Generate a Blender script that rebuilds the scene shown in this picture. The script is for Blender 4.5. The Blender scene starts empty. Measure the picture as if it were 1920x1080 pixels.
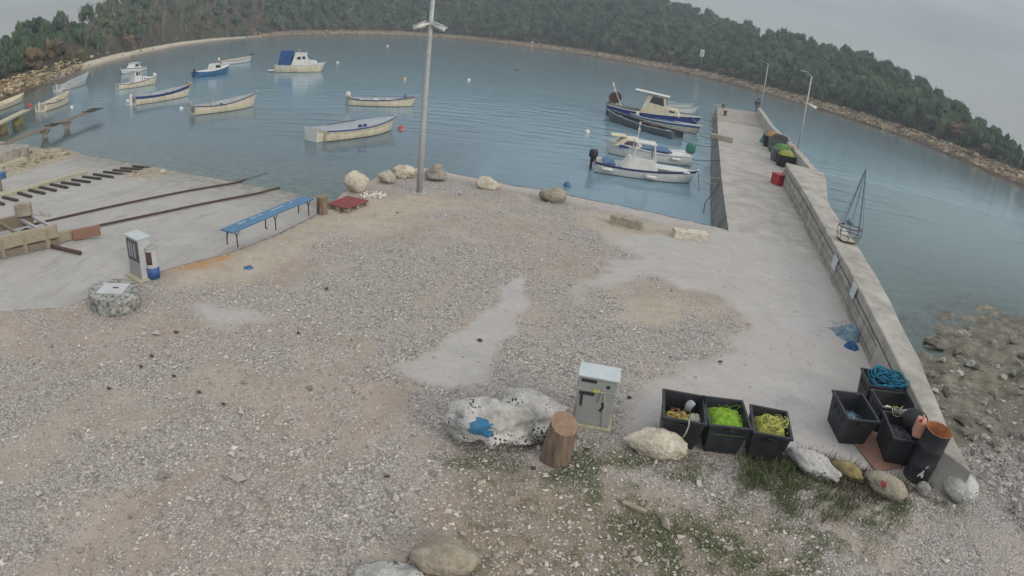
import bpy, bmesh, math, random
import numpy as np
from mathutils import Vector, Matrix, noise as mnoise
SC = bpy.context.scene
COL = SC.collection
# ---------------------------------------------------------------- camera (wide security-camera lens, equidistant)
CAM_H, PITCH, ROLL, APX = 5.411, .42354, .11022, .8783e-3
cam = bpy.data.cameras.new('harbour_camera'); cam_ob = bpy.data.objects.new('harbour_camera', cam); COL.objects.link(cam_ob)
SC.camera = cam_ob
cam.type = 'PANO'; cam.panorama_type = 'FISHEYE_LENS_POLYNOMIAL'
cam.sensor_fit = 'HORIZONTAL'; cam.sensor_width = 36; cam.fisheye_fov = math.radians(180)
cam.clip_start = .05; cam.clip_end = 3000
cam.fisheye_polynomial_k0 = 0; cam.fisheye_polynomial_k1 = -APX*1920/36
cam.fisheye_polynomial_k2 = 0; cam.fisheye_polynomial_k3 = 0; cam.fisheye_polynomial_k4 = 0
_cp, _sp, _cr, _sr = math.cos(PITCH), math.sin(PITCH), math.cos(ROLL), math.sin(ROLL)
_R, _U, _B = (_cr, _sr*_sp, _sr*_cp), (-_sr, _cr*_sp, _cr*_cp), (0, -_cp, _sp)
cam_ob.matrix_world = Matrix(((_R[0], _U[0], _B[0], 0), (_R[1], _U[1], _B[1], 0), (_R[2], _U[2], _B[2], CAM_H), (0, 0, 0, 1)))
# ---------------------------------------------------------------- sky, sun, exposure
SUN_EL, SUN_AZ = math.radians(24), math.radians(128)      # low winter sun behind thin cloud, right of and behind the view
w = bpy.data.worlds.new("World"); SC.world = w; w.use_nodes = True
nt = w.node_tree; N = nt.nodes; L = nt.links
bg = N['Background']
sky = N.new('ShaderNodeTexSky'); sky.sky_type = 'NISHITA'; sky.sun_disc = False
sky.sun_elevation = SUN_EL; sky.sun_rotation = SUN_AZ; sky.dust_density = 3.0; sky.air_density = 1.2; sky.ozone_density = 1.0
tc = N.new('ShaderNodeTexCoord')
sep = N.new('ShaderNodeSeparateXYZ'); L.new(tc.outputs['Generated'], sep.inputs[0])
mx = N.new('ShaderNodeMath'); mx.operation = 'MAXIMUM'; mx.inputs[1].default_value = .03; L.new(sep.outputs[2], mx.inputs[0])
cmb = N.new('ShaderNodeCombineXYZ'); L.new(sep.outputs[0], cmb.inputs[0]); L.new(sep.outputs[1], cmb.inputs[1]); L.new(mx.outputs[0], cmb.inputs[2])
L.new(cmb.outputs[0], sky.inputs[0])
# overcast layer: brighter towards the zenith (CIE overcast), soft cloud streaks, over the Nishita sky
ramp = N.new('ShaderNodeValToRGB'); L.new(mx.outputs[0], ramp.inputs[0])
e = ramp.color_ramp.elements
e[0].position = 0; e[0].color = (3.25, 3.42, 3.38, 1)
e[1].position = 1; e[1].color = (12.2, 11.9, 11.5, 1)
m1 = ramp.color_ramp.elements.new(.12); m1.color = (3.3, 3.7, 4.0, 1)
m2 = ramp.color_ramp.elements.new(.45); m2.color = (7.2, 7.4, 7.7, 1)
cn = N.new('ShaderNodeTexNoise'); cn.inputs['Scale'].default_value = 2.2; cn.inputs['Detail'].default_value = 5
mp = N.new('ShaderNodeMapping'); mp.inputs['Scale'].default_value = (1, 1, 5); L.new(tc.outputs['Generated'], mp.inputs[0]); L.new(mp.outputs[0], cn.inputs['Vector'])
cr2 = N.new('ShaderNodeMapRange'); cr2.inputs[1].default_value = .3; cr2.inputs[2].default_value = .7; cr2.inputs[3].default_value = .80; cr2.inputs[4].default_value = 1.14
L.new(cn.outputs[0], cr2.inputs[0])
mul = N.new('ShaderNodeMixRGB'); mul.blend_type = 'MULTIPLY'; mul.inputs[0].default_value = 1
L.new(ramp.outputs[0], mul.inputs[1]); L.new(cr2.outputs[0], mul.inputs[2])
mix = N.new('ShaderNodeMixRGB'); mix.inputs[0].default_value = .86
L.new(sky.outputs[0], mix.inputs[1]); L.new(mul.outputs[0], mix.inputs[2])
L.new(mix.outputs[0], bg.inputs[0]); bg.inputs[1].default_value = .1
sun = bpy.data.lights.new('sun', 'SUN'); sun.energy = 1.3; sun.angle = math.radians(18); sun.color = (1, .91, .80)
so = bpy.data.objects.new('sun', sun); COL.objects.link(so)
so.rotation_euler = (math.pi/2 - SUN_EL, 0, -SUN_AZ + math.pi)
SC.view_settings.view_transform = 'Standard'; SC.view_settings.look = 'None'; SC.view_settings.exposure = .22; SC.view_settings.gamma = 1
SC.cycles.max_bounces = 6; SC.cycles.transparent_max_bounces = 8
# ---------------------------------------------------------------- survey helpers: where a sight line meets a level
H2 = np.array
def ray(px, py):
    u = np.asarray(px, float) - 960; v = 540 - np.asarray(py, float)
    r = np.hypot(u, v) + 1e-9; th = APX*r
    cx = np.sin(th)*u/r; cy = np.sin(th)*v/r; f = np.cos(th)
    x = cx*_cr - cy*_sr; y = cx*_sr + cy*_cr
    return np.stack([x, y*_sp + f*_cp, y*_cp - f*_sp], -1)
def P(px, py, z=0.):
    d = ray(px, py); t = (z - CAM_H)/d[2]
    return Vector((d[0]*t, d[1]*t, z))
def proj(X, Y, Z):
    Z = Z - CAM_H
    x = X; y = Y*_sp + Z*_cp; f = Y*_cp - Z*_sp
    cx = x*_cr + y*_sr; cy = -x*_sr + y*_cr
    th = np.arctan2(np.hypot(cx, cy), f); r = th/APX; n = np.hypot(cx, cy) + 1e-12
    return 960 + r*cx/n, 540 - r*cy/n
WZ = -1.1                                                  # water level
def _h(ix, iy, s):
    n = (ix.astype(np.int64)*374761393 + iy.astype(np.int64)*668265263 + s*974711) & 0x7fffffff
    n = ((n ^ (n >> 13))*1274126177) & 0x7fffffff
    return ((n ^ (n >> 16)) & 0xffff)/65535.
def vnoise(x, y, s=0):
    x = np.asarray(x, float); y = np.asarray(y, float)
    ix = np.floor(x); iy = np.floor(y); fx = x - ix; fy = y - iy
    fx = fx*fx*(3 - 2*fx); fy = fy*fy*(3 - 2*fy)
    a = _h(ix, iy, s); b = _h(ix + 1, iy, s); c = _h(ix, iy + 1, s); d = _h(ix + 1, iy + 1, s)
    return (a*(1 - fx) + b*fx)*(1 - fy) + (c*(1 - fx) + d*fx)*fy
def fbm(x, y, s=0, o=4):
    t = 0; a = .5; f = 1
    for k in range(o):
        t = t + a*vnoise(x*f, y*f, s + k*17); a *= .5; f *= 2.03
    return t/(1 - .5**o)
def inpoly(x, y, poly):
    x = np.asarray(x, float); y = np.asarray(y, float); r = np.zeros(x.shape, bool); n = len(poly)
    for i in range(n):
        x0, y0 = poly[i]; x1, y1 = poly[(i + 1) % n]
        if y0 == y1: continue
        c = ((y0 > y) != (y1 > y)) & (x < (x1 - x0)*(y - y0)/(y1 - y0) + x0)
        r ^= c
    return r
def segdist(x, y, poly, closed=True):
    best = np.full(np.shape(x), 1e9); bx = np.array(x, float); by = np.array(y, float); n = len(poly)
    for i in range(n if closed else n - 1):
        x0, y0 = poly[i]; x1, y1 = poly[(i + 1) % n]
        dx, dy = x1 - x0, y1 - y0; l2 = dx*dx + dy*dy + 1e-12
        t = np.clip(((x - x0)*dx + (y - y0)*dy)/l2, 0, 1)
        qx = x0 + t*dx; qy = y0 + t*dy; d = np.hypot(x - qx, y - qy)
        m = d < best; best = np.where(m, d, best); bx = np.where(m, qx, bx); by = np.where(m, qy, by)
    return best, bx, by
# ---------------------------------------------------------------- materials
def _nodes(name):
    m = bpy.data.materials.new(name); m.use_nodes = True; nt = m.node_tree
    return m, nt, nt.nodes, nt.links, nt.nodes['Principled BSDF']
def mat(name, c, rough=.6, var=.18, scale=6, bump=.0, metal=0, c2=None, stretch=None, detail=4, spec=.4, sheen=0):
    """painted / weathered surface: base colour broken up by two noise scales"""
    m, nt, N, L, b = _nodes(name)
    tc = N.new('ShaderNodeTexCoord'); src = tc.outputs['Object']
    if stretch:
        mp = N.new('ShaderNodeMapping'); mp.inputs['Scale'].default_value = stretch; L.new(src, mp.inputs[0]); src = mp.outputs[0]
    n = N.new('ShaderNodeTexNoise'); n.inputs['Scale'].default_value = scale; n.inputs['Detail'].default_value = detail; n.inputs['Roughness'].default_value = .65
    L.new(src, n.inputs['Vector'])
    r = N.new('ShaderNodeValToRGB'); L.new(n.outputs[0], r.inputs[0])
    d = c2 or tuple(x*(1 - 1.6*var) for x in c)
    r.color_ramp.elements[0].position = .32; r.color_ramp.elements[0].color = (*d, 1)
    r.color_ramp.elements[1].position = .66; r.color_ramp.elements[1].color = (*c, 1)
    L.new(r.outputs[0], b.inputs['Base Color'])
    b.inputs['Roughness'].default_value = rough; b.inputs['Metallic'].default_value = metal; b.inputs['Specular IOR Level'].default_value = spec
    if bump:
        n2 = N.new('ShaderNodeTexNoise'); n2.inputs['Scale'].default_value = scale*4; n2.inputs['Detail'].default_value = 5; L.new(src, n2.inputs['Vector'])
        bp = N.new('ShaderNodeBump'); bp.inputs['Strength'].default_value = min(1, bump); bp.inputs['Distance'].default_value = .02; L.new(n2.outputs[0], bp.inputs['Height']); L.new(bp.outputs[0], b.inputs['Normal'])
    return m
M = {}
def setup_mats():
    M['white'] = mat('white_gelcoat', (.62, .63, .61), .35, .12, 3, spec=.5)
    M['cream'] = mat('cream_paint', (.66, .61, .48), .5, .16, 2.5, c2=(.46, .41, .30), stretch=(1, 1, .35))
    M['creamdirty'] = mat('worn_cream_paint', (.55, .52, .42), .6, .25, 4)
    M['navy'] = mat('navy_paint', (.035, .045, .16), .4, .25, 4)
    M['blue'] = mat('blue_paint', (.05, .13, .36), .4, .25, 4)
    M['deepblue'] = mat('royal_blue_hull', (.035, .06, .24), .4, .3, 3)
    M['midblue'] = mat('mid_blue_hull', (.04, .14, .30), .4, .2, 3)
    M['canvas'] = mat('blue_canvas', (.02, .085, .24), .85, .25, 2.5)
    M['black'] = mat('black_plastic', (.028, .031, .038), .5, .3, 5)
    M['rubber'] = mat('black_rubber', (.025, .026, .03), .8, .3, 6)
    M['grey'] = mat('grey_paint', (.30, .32, .33), .55, .15, 4)
    M['greyhull'] = mat('grey_skiff_paint', (.10, .125, .135), .55, .25, 4)
    M['deckgrey'] = mat('grey_deck', (.33, .37, .40), .6, .15, 5)
    M['steel'] = mat('galvanised_steel', (.42, .43, .45), .5, .14, 7, metal=.15)
    M['iron'] = mat('rusty_iron', (.09, .055, .045), .8, .3, 12, c2=(.05, .03, .025))
    M['rustorange'] = mat('orange_rust', (.34, .13, .045), .85, .3, 7, c2=(.2, .07, .03), bump=.3)
    M['glass'] = mat('dark_window_glass', (.03, .035, .045), .12, .2, 3, spec=.8)
    M['wood'] = mat('weathered_timber', (.24, .20, .15), .85, .2, 5, c2=(.13, .11, .085), stretch=(1, 8, 8), bump=.35)
    M['woodpale'] = mat('pale_timber', (.36, .32, .24), .85, .2, 4, c2=(.22, .19, .14), stretch=(1, 7, 7), bump=.35)
    M['wooddark'] = mat('dark_wet_timber', (.06, .055, .05), .8, .3, 8, bump=.3)
    M['woodred'] = mat('rusty_stained_timber', (.27, .14, .10), .85, .2, 5, c2=(.17, .12, .09), stretch=(1, 6, 6), bump=.3)
    M['bark'] = mat('log_bark', (.25, .185, .135), .95, .2, 11, c2=(.085, .065, .05), stretch=(1, 1, .18), bump=1)
    M['logend'] = mat('sawn_log_end', (.27, .19, .135), .9, .2, 14, c2=(.18, .12, .08))
    M['palletred'] = mat('faded_red_boards', (.27, .055, .05), .8, .2, 6, c2=(.14, .05, .05), stretch=(1, 6, 6))
    M['benchblue'] = mat('chipped_blue_paint', (.085, .20, .34), .55, .2, 7, c2=(.05, .13, .24), stretch=(6, .8, 6))
    M['limestone'] = rock_mat('pale_limestone', (.60, .56, .47), (.36, .32, .25))
    M['limewhite'] = rock_mat('white_pitted_limestone', (.49, .49, .475), (.27, .27, .255), pits=True)
    M['limegrey'] = rock_mat('grey_rough_limestone', (.38, .36, .32), (.17, .16, .15))
    M['limebrown'] = rock_mat('brownish_limestone', (.36, .33, .27), (.22, .19, .14))
    M['lichen'] = rock_mat('lichen_rock', (.30, .26, .12), (.11, .085, .05))
    M['pitted'] = rock_mat('black_pitted_rock', (.55, .57, .53), (.32, .33, .31), pits=True, dens=34)
    M['red'] = mat('red_plastic', (.42, .035, .05), .5, .2, 5)
    M['buoyred'] = mat('red_buoy', (.52, .05, .05), .5, .2, 5)
    M['yellow'] = mat('yellow_buoy', (.55, .42, .10), .6, .2, 5)
    M['orange'] = mat('orange_net', (.40, .24, .10), .9, .35, 9, c2=(.2, .13, .06), bump=.8)
    M['netlime'] = mat('lime_green_net', (.25, .43, .03), .9, .25, 14, c2=(.12, .26, .03), bump=1)
    M['netgreen'] = mat('green_net', (.13, .24, .08), .9, .3, 9, c2=(.05, .12, .06), bump=.8)
    M['netyellow'] = mat('yellow_green_net', (.34, .36, .08), .9, .3, 12, c2=(.17, .19, .05), bump=.8)
    M['teal'] = mat('teal_rope', (.012, .17, .26), .8, .3, 10, c2=(.005, .08, .15))
    M['netblue'] = mat('pale_blue_net', (.20, .28, .32), .95, .2, 12, c2=(.09, .17, .23), bump=.8)
    M['rope'] = mat('pale_rope', (.45, .45, .38), .9, .2, 14)
    M['ropegrn'] = mat('yellow_rope', (.48, .50, .14), .9, .2, 14)
    M['ropedark'] = mat('dark_mooring_rope', (.07, .08, .09), .9, .2, 14)
    M['greentarp'] = mat('green_tarpaulin', (.05, .22, .17), .8, .3, 6, bump=.4)
    M['tarpblue'] = mat('faded_blue_tarp', (.07, .16, .31), .7, .3, 4, bump=.3)
    M['peach'] = mat('peach_jerrycan', (.58, .32, .22), .5, .15, 4)
    M['skin'] = mat('skin', (.42, .26, .19), .6, .1, 8)
    M['jacket'] = mat('dark_blue_jacket', (.035, .05, .085), .85, .3, 6)
    M['trousers'] = mat('grey_trousers', (.10, .12, .17), .85, .3, 6)
    M['plaque'] = mat('pale_sign_plate', (.50, .56, .60), .4, .08, 9)
    M['binwhite'] = mat('white_enamel', (.47, .49, .51), .5, .12, 5)
    M['binblue'] = mat('blue_enamel', (.04, .11, .30), .5, .15, 5)
    M['cabinet'] = mat('grey_cabinet', (.30, .32, .315), .5, .1, 2.5)
    M['cabtop'] = mat('pale_cabinet_lid', (.46, .52, .55), .45, .1, 4)
    M['slatdark'] = mat('dark_vent', (.03, .03, .035), .7, .2, 5)
    M['labelyellow'] = mat('yellow_label', (.50, .50, .03), .6, .1, 5)
    M['mortar'] = mat('yellowish_concrete', (.44, .42, .31), .9, .2, 9, bump=.5)
    M['concrete'] = conc_mat('weathered_concrete', (.40, .385, .36), (.26, .25, .235))
    M['concwall'] = conc_mat('parapet_top_concrete', (.41, .395, .365), (.22, .215, .195))
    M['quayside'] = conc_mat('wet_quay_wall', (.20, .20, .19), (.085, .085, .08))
    M['stonewall'] = stone_mat('coursed_stone_facing')
def rock_mat(name, c, c2, pits=False, dens=22):
    m, nt, N, L, b = _nodes(name)
    tc = N.new('ShaderNodeTexCoord'); src = tc.outputs['Object']
    n = N.new('ShaderNodeTexNoise'); n.inputs['Scale'].default_value = 3.2; n.inputs['Detail'].default_value = 8; n.inputs['Roughness'].default_value = .7; L.new(src, n.inputs['Vector'])
    r = N.new('ShaderNodeValToRGB'); L.new(n.outputs[0], r.inputs[0])
    r.color_ramp.elements[0].position = .34; r.color_ramp.elements[0].color = (*c2, 1); r.color_ramp.elements[1].position = .6; r.color_ramp.elements[1].color = (*c, 1)
    out = r.outputs[0]
    hn = N.new('ShaderNodeTexNoise'); hn.inputs['Scale'].default_value = 14; hn.inputs['Detail'].default_value = 6; L.new(src, hn.inputs['Vector']); hh = hn.outputs[0]
    if pits:
        v = N.new('ShaderNodeTexVoronoi'); v.inputs['Scale'].default_value = dens; L.new(src, v.inputs['Vector'])
        v2 = N.new('ShaderNodeTexNoise'); v2.inputs['Scale'].default_value = 3; L.new(src, v2.inputs['Vector'])
        a = N.new('ShaderNodeMapRange'); a.inputs[1].default_value = .5; a.inputs[2].default_value = .62; a.inputs[3].default_value = .05; a.inputs[4].default_value = .40; L.new(v2.outputs[0], a.inputs[0])
        lt = N.new('ShaderNodeMath'); lt.operation = 'LESS_THAN'; L.new(v.outputs['Distance'], lt.inputs[0]); L.new(a.outputs[0], lt.inputs[1])
        mxx = N.new('ShaderNodeMixRGB'); L.new(lt.outputs[0], mxx.inputs[0]); L.new(out, mxx.inputs[1]); mxx.inputs[2].default_value = (.035, .035, .04, 1); out = mxx.outputs[0]
    L.new(out, b.inputs['Base Color']); b.inputs['Roughness'].default_value = .92; b.inputs['Specular IOR Level'].default_value = .2
    bp = N.new('ShaderNodeBump'); bp.inputs['Strength'].default_value = 1; bp.inputs['Distance'].default_value = .06; L.new(hh, bp.inputs['Height']); L.new(bp.outputs[0], b.inputs['Normal'])
    return m
def conc_mat(name, c, c2):
    m, nt, N, L, b = _nodes(name)
    g = N.new('ShaderNodeNewGeometry'); src = g.outputs['Position']
    n = N.new('ShaderNodeTexNoise'); n.inputs['Scale'].default_value = 1.1; n.inputs['Detail'].default_value = 9; n.inputs['Roughness'].default_value = .72; L.new(src, n.inputs['Vector'])
    r = N.new('ShaderNodeValToRGB'); L.new(n.outputs[0], r.inputs[0])
    r.color_ramp.elements[0].position = .33; r.color_ramp.elements[0].color = (*c2, 1); r.color_ramp.elements[1].position = .62; r.color_ramp.elements[1].color = (*c, 1)
    L.new(r.outputs[0], b.inputs['Base Color']); b.inputs['Roughness'].default_value = .9; b.inputs['Specular IOR Level'].default_value = .25
    hn = N.new('ShaderNodeTexNoise'); hn.inputs['Scale'].default_value = 22; hn.inputs['Detail'].default_value = 5; L.new(src, hn.inputs['Vector'])
    bp = N.new('ShaderNodeBump'); bp.inputs['Strength'].default_value = .45; bp.inputs['Distance'].default_value = .015; L.new(hn.outputs[0], bp.inputs['Height']); L.new(bp.outputs[0], b.inputs['Normal'])
    return m
def stone_mat(name):
    m, nt, N, L, b = _nodes(name)
    uv = N.new('ShaderNodeUVMap'); src = uv.outputs[0]
    nz = N.new('ShaderNodeTexNoise'); nz.inputs['Scale'].default_value = 3; nz.inputs['Detail'].default_value = 3; L.new(src, nz.inputs['Vector'])
    ad = N.new('ShaderNodeMixRGB'); ad.blend_type = 'ADD'; ad.inputs[0].default_value = .07; L.new(src, ad.inputs[1]); L.new(nz.outputs['Color'], ad.inputs[2])
    br = N.new('ShaderNodeTexBrick'); L.new(ad.outputs[0], br.inputs['Vector']); br.inputs['Scale'].default_value = 1; br.offset = .5; br.squash = 1
    br.inputs['Brick Width'].default_value = .62; br.inputs['Row Height'].default_value = .27; br.inputs['Mortar Size'].default_value = .012; br.inputs['Bias'].default_value = 0
    br.inputs['Color1'].default_value = (.36, .34, .31, 1); br.inputs['Color2'].default_value = (.25, .235, .215, 1); br.inputs['Mortar'].default_value = (.10, .09, .075, 1)
    n = N.new('ShaderNodeTexNoise'); n.inputs['Scale'].default_value = 2.3; n.inputs['Detail'].default_value = 6; L.new(src, n.inputs['Vector'])
    mm = N.new('ShaderNodeMapRange'); mm.inputs[1].default_value = .3; mm.inputs[2].default_value = .7; mm.inputs[3].default_value = .7; mm.inputs[4].default_value = 1.2; L.new(n.outputs[0], mm.inputs[0])
    mu = N.new('ShaderNodeMixRGB'); mu.blend_type = 'MULTIPLY'; mu.inputs[0].default_value = 1; L.new(br.outputs[0], mu.inputs[1]); L.new(mm.outputs[0], mu.inputs[2])
    L.new(mu.outputs[0], b.inputs['Base Color']); b.inputs['Roughness'].default_value = .9
    bp = N.new('ShaderNodeBump'); bp.inputs['Strength'].default_value = .7; bp.inputs['Distance'].default_value = .03; bp.invert = True; L.new(br.outputs['Fac'], bp.inputs['Height']); L.new(bp.outputs[0], b.inputs['Normal'])
    return m
setup_mats()
# ---------------------------------------------------------------- mesh helpers
def tag(o, label=None, cat=None, group=None, kind=None):
    if label: o['label'] = label
    if cat: o['category'] = cat
    if group: o['group'] = group
    if kind: o['kind'] = kind
    return o
def thing(name, label, cat, loc=(0, 0, 0), rz=0., group=None):
    o = bpy.data.objects.new(name, None); COL.objects.link(o); o.empty_display_size = .2
    o.location = loc; o.rotation_euler = (0, 0, rz)
    return tag(o, label, cat, group)
class MB:
    def __init__(s): s.v = []; s.f = []; s.mi = []; s.uv = None
    def add(s, vs, fs, mi=0):
        b = len(s.v); s.v += [tuple(v) for v in vs]; s.f += [tuple(b + i for i in f) for f in fs]; s.mi += [mi]*len(fs); return s
    def box(s, c, d, R=None, mi=0, taper=1.):
        x, y, z = d[0]/2, d[1]/2, d[2]/2
        vs = [Vector((sx*x*(taper if sz < 0 else 1), sy*y*(taper if sz < 0 else 1), sz*z)) for sz in (-1, 1) for sy in (-1, 1) for sx in (-1, 1)]
        if R is not None: vs = [R @ v for v in vs]
        vs = [v + Vector(c) for v in vs]
        return s.add(vs, [(0, 2, 3, 1), (4, 5, 7, 6), (0, 1, 5, 4), (2, 6, 7, 3), (0, 4, 6, 2), (1, 3, 7, 5)], mi)
    def beam(s, a, b, w, h, mi=0):
        a = Vector(a); b = Vector(b); d = b - a; Ln = d.length; d.normalize()
        up = Vector((0, 0, 1)) if abs(d.z) < .95 else Vector((1, 0, 0)); y = up.cross(d).normalized(); z = d.cross(y)
        return s.box((a + b)/2, (Ln, w, h), Matrix((d, y, z)).transposed(), mi)
    def cyl(s, a, b, r0, r1=None, n=12, cap=True, mi=0):
        r1 = r0 if r1 is None else r1
        return s.tube([a, b], [r0, r1], n, cap, mi)
    def tube(s, pts, r, n=6, cap=True, mi=0):
        pts = [Vector(p) for p in pts]; k = len(pts); rs = r if isinstance(r, (list, tuple)) else [r]*k
        vs = []; prev = None
        for i, p in enumerate(pts):
            d = (pts[min(i + 1, k - 1)] - pts[max(i - 1, 0)]); d = d.normalized() if d.length > 1e-9 else Vector((0, 0, 1))
            if prev is None:
                a = d.cross(Vector((0, 0, 1)) if abs(d.z) < .9 else Vector((1, 0, 0))).normalized()
            else:
                a = (prev - d*prev.dot(d)); a = a.normalized() if a.length > 1e-6 else d.orthogonal().normalized()
            prev = a; b = d.cross(a)
            for j in range(n):
                t = 2*math.pi*j/n; vs.append(p + (a*math.cos(t) + b*math.sin(t))*rs[i])
        fs = [(i*n + j, i*n + (j + 1) % n, (i + 1)*n + (j + 1) % n, (i + 1)*n + j) for i in range(k - 1) for j in range(n)]
        if cap: fs += [tuple(reversed(range(n))), tuple((k - 1)*n + j for j in range(n))]
        return s.add(vs, fs, mi)
    def loft(s, secs, closed=False, cap0=False, cap1=False, mi=0, mif=None):
        n = len(secs[0]); k = len(secs); vs = [p for q in secs for p in q]; b = len(s.v); s.v += [tuple(v) for v in vs]
        for i in range(k - 1):
            for j in range(n if closed else n - 1):
                s.f.append((b + i*n + j, b + i*n + (j + 1) % n, b + (i + 1)*n + (j + 1) % n, b + (i + 1)*n + j)); s.mi.append(mif(i, j) if mif else mi)
        if cap0: s.f.append(tuple(b + j for j in reversed(range(n)))); s.mi.append(mi)
        if cap1: s.f.append(tuple(b + (k - 1)*n + j for j in range(n))); s.mi.append(mi)
        return s
    def prism(s, outline, z0, z1, mi=0):
        n = len(outline); vs = [(x, y, z0) for x, y in outline] + [(x, y, z1) for x, y in outline]
        return s.add(vs, [tuple(reversed(range(n))), tuple(range(n, 2*n))] + [(i, (i + 1) % n, n + (i + 1) % n, n + i) for i in range(n)], mi)
    def xform(s, Mx, start=0):
        for i in range(start, len(s.v)): s.v[i] = tuple(Mx @ Vector(s.v[i]))
        return s
    def build(s, name, mats, parent=None, smooth=False, bevel=0, loc=None, sub=0):
        me = bpy.data.meshes.new(name); me.from_pydata(s.v, [], s.f)
        for m in (mats if isinstance(mats, (list, tuple)) else [mats]): me.materials.append(m)
        if any(s.mi): me.polygons.foreach_set('material_index', s.mi)
        if smooth: me.polygons.foreach_set('use_smooth', [True]*len(me.polygons))
        me.validate(); me.update()
        o = bpy.data.objects.new(name, me); COL.objects.link(o)
        if parent: o.parent = parent
        if loc is not None: o.location = loc
        if bevel:
            b = o.modifiers.new('b', 'BEVEL'); b.width = bevel; b.segments = 2; b.limit_method = 'ANGLE'; b.angle_limit = math.radians(40)
        if sub:
            b = o.modifiers.new('s', 'SUBSURF'); b.levels = sub; b.render_levels = sub
        return o
def npmesh(name, V, F, mats, smooth=True, attrs=None, midx=None):
    V = np.asarray(V, np.float32); F = np.asarray(F, np.int32); k = F.shape[1]
    me = bpy.data.meshes.new(name); me.vertices.add(len(V)); me.vertices.foreach_set('co', V.ravel())
    me.loops.add(F.size); me.loops.foreach_set('vertex_index', F.ravel()); me.polygons.add(len(F))
    me.polygons.foreach_set('loop_start', np.arange(0, F.size, k, dtype=np.int32)); me.polygons.foreach_set('loop_total', np.full(len(F), k, np.int32))
    me.polygons.foreach_set('use_smooth', np.full(len(F), smooth))
    if midx is not None: me.polygons.foreach_set('material_index', np.asarray(midx, np.int32))
    for m in (mats if isinstance(mats, (list, tuple)) else [mats]): me.materials.append(m)
    for nme, (dom, arr) in (attrs or {}).items():
        arr = np.asarray(arr, np.float32)
        if arr.ndim == 2:
            a = me.color_attributes.new(nme, 'FLOAT_COLOR', dom) if arr.shape[1] == 4 else None; a.data.foreach_set('color', arr.ravel())
        else:
            a = me.attributes.new(nme, 'FLOAT', dom); a.data.foreach_set('value', arr)
    me.update(); me.validate()
    o = bpy.data.objects.new(name, me); COL.objects.link(o); return o
def ico(sub=2):
    bm = bmesh.new(); bmesh.ops.create_icosphere(bm, subdivisions=sub, radius=1)
    V = np.array([v.co[:] for v in bm.verts]); F = np.array([[v.index for v in f.verts] for f in bm.faces]); bm.free(); return V, F
_ICO = {k: ico(k) for k in (1, 2, 3, 4)}
def rock_geo(size, seed, facets=9, sub=3, rough=.06, flat=.62):
    rg = np.random.default_rng(seed); V, F = _ICO[sub]
    n = rg.normal(size=(facets, 3)); n /= np.linalg.norm(n, axis=1)[:, None]; d = rg.uniform(flat, 1.0, facets)
    c = V @ n.T; r = np.where(c > .05, d[None]/np.maximum(c, .05), 9).min(1); r = np.minimum(r, 1.12)
    nn = np.array([mnoise.fractal(Vector(v*2.2 + seed*3.1), 1, 2, 5) for v in V]); n2 = np.array([mnoise.fractal(Vector(v*6.5 + seed*1.7), .7, 2, 4) for v in V]) if sub > 2 else 0; r = r*(1 + (rough + .03)*nn*1.7 + (.02 + rough*.35)*n2)
    out = V*r[:, None]*np.array(size)/2
    return out, F
def rock(name, label, pos, size, seed, m, rz=0., sub=3, facets=9, rough=.06, group=None, tilt=(0, 0), cat='rock', sink=.12, flat=.60):
    V, F = rock_geo(size, seed, facets, sub, rough, flat)
    R = np.array((Matrix.Rotation(tilt[0], 3, 'X') @ Matrix.Rotation(tilt[1], 3, 'Y')))
    V = V @ R.T; V[:, 2] -= V[:, 2].min() + sink*size[2]
    o = npmesh(name, V, F, m, smooth=True); o.location = pos; o.rotation_euler = (0, 0, rz)
    return tag(o, label, cat, group)
# ================================================================ SETTING
rg = np.random.default_rng(7)
# ---- slipway plane (falls towards the bay) and right-hand rocky shore, as height functions
RD = H2([.29, .957]); R0 = H2([-13.2, 12.6])
def z_ramp(x, y):
    s = (x - R0[0])*RD[0] + (y - R0[1])*RD[1]
    return np.where(s > 0, -s*WZ/-9.3, 0.) + np.where(s < -3, .0, 0.)
def on_surf(px, py, zf, it=25):
    z = 0.
    for _ in range(it):
        p = P(px, py, z); z = .5*z + .5*float(zf(np.array(p.x), np.array(p.y)))
    p = P(px, py, z); return p
def G(px, py): return on_surf(px, py, z_ramp)
_base = [(13.41, 29.8), (10.75, 20.92), (9.93, 18.19), (9.42, 16.33), (8.93, 14.23), (8.45, 11.97), (8.28, 11.2), (8.0, 10.07), (7.75, 8.9), (7.4, 7.5), (7.2, 6.3)]
_WOUT = [(14.6, 29.7), (11.75, 20.9), (10.85, 18.0), (10.2, 16.1), (9.75, 14.1), (9.28, 11.9), (9.05, 11.0), (8.75, 9.9), (8.5, 8.75), (8.15, 7.3), (8.02, 6.15)]
_WL = [(9.3, 12.4), (12.2, 13.0), (13.4, 14.2), (14.59, 14.86), (17.13, 16.65), (20, 16.5), (60, 15.)]     # waterline of the rocky shore
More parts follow.
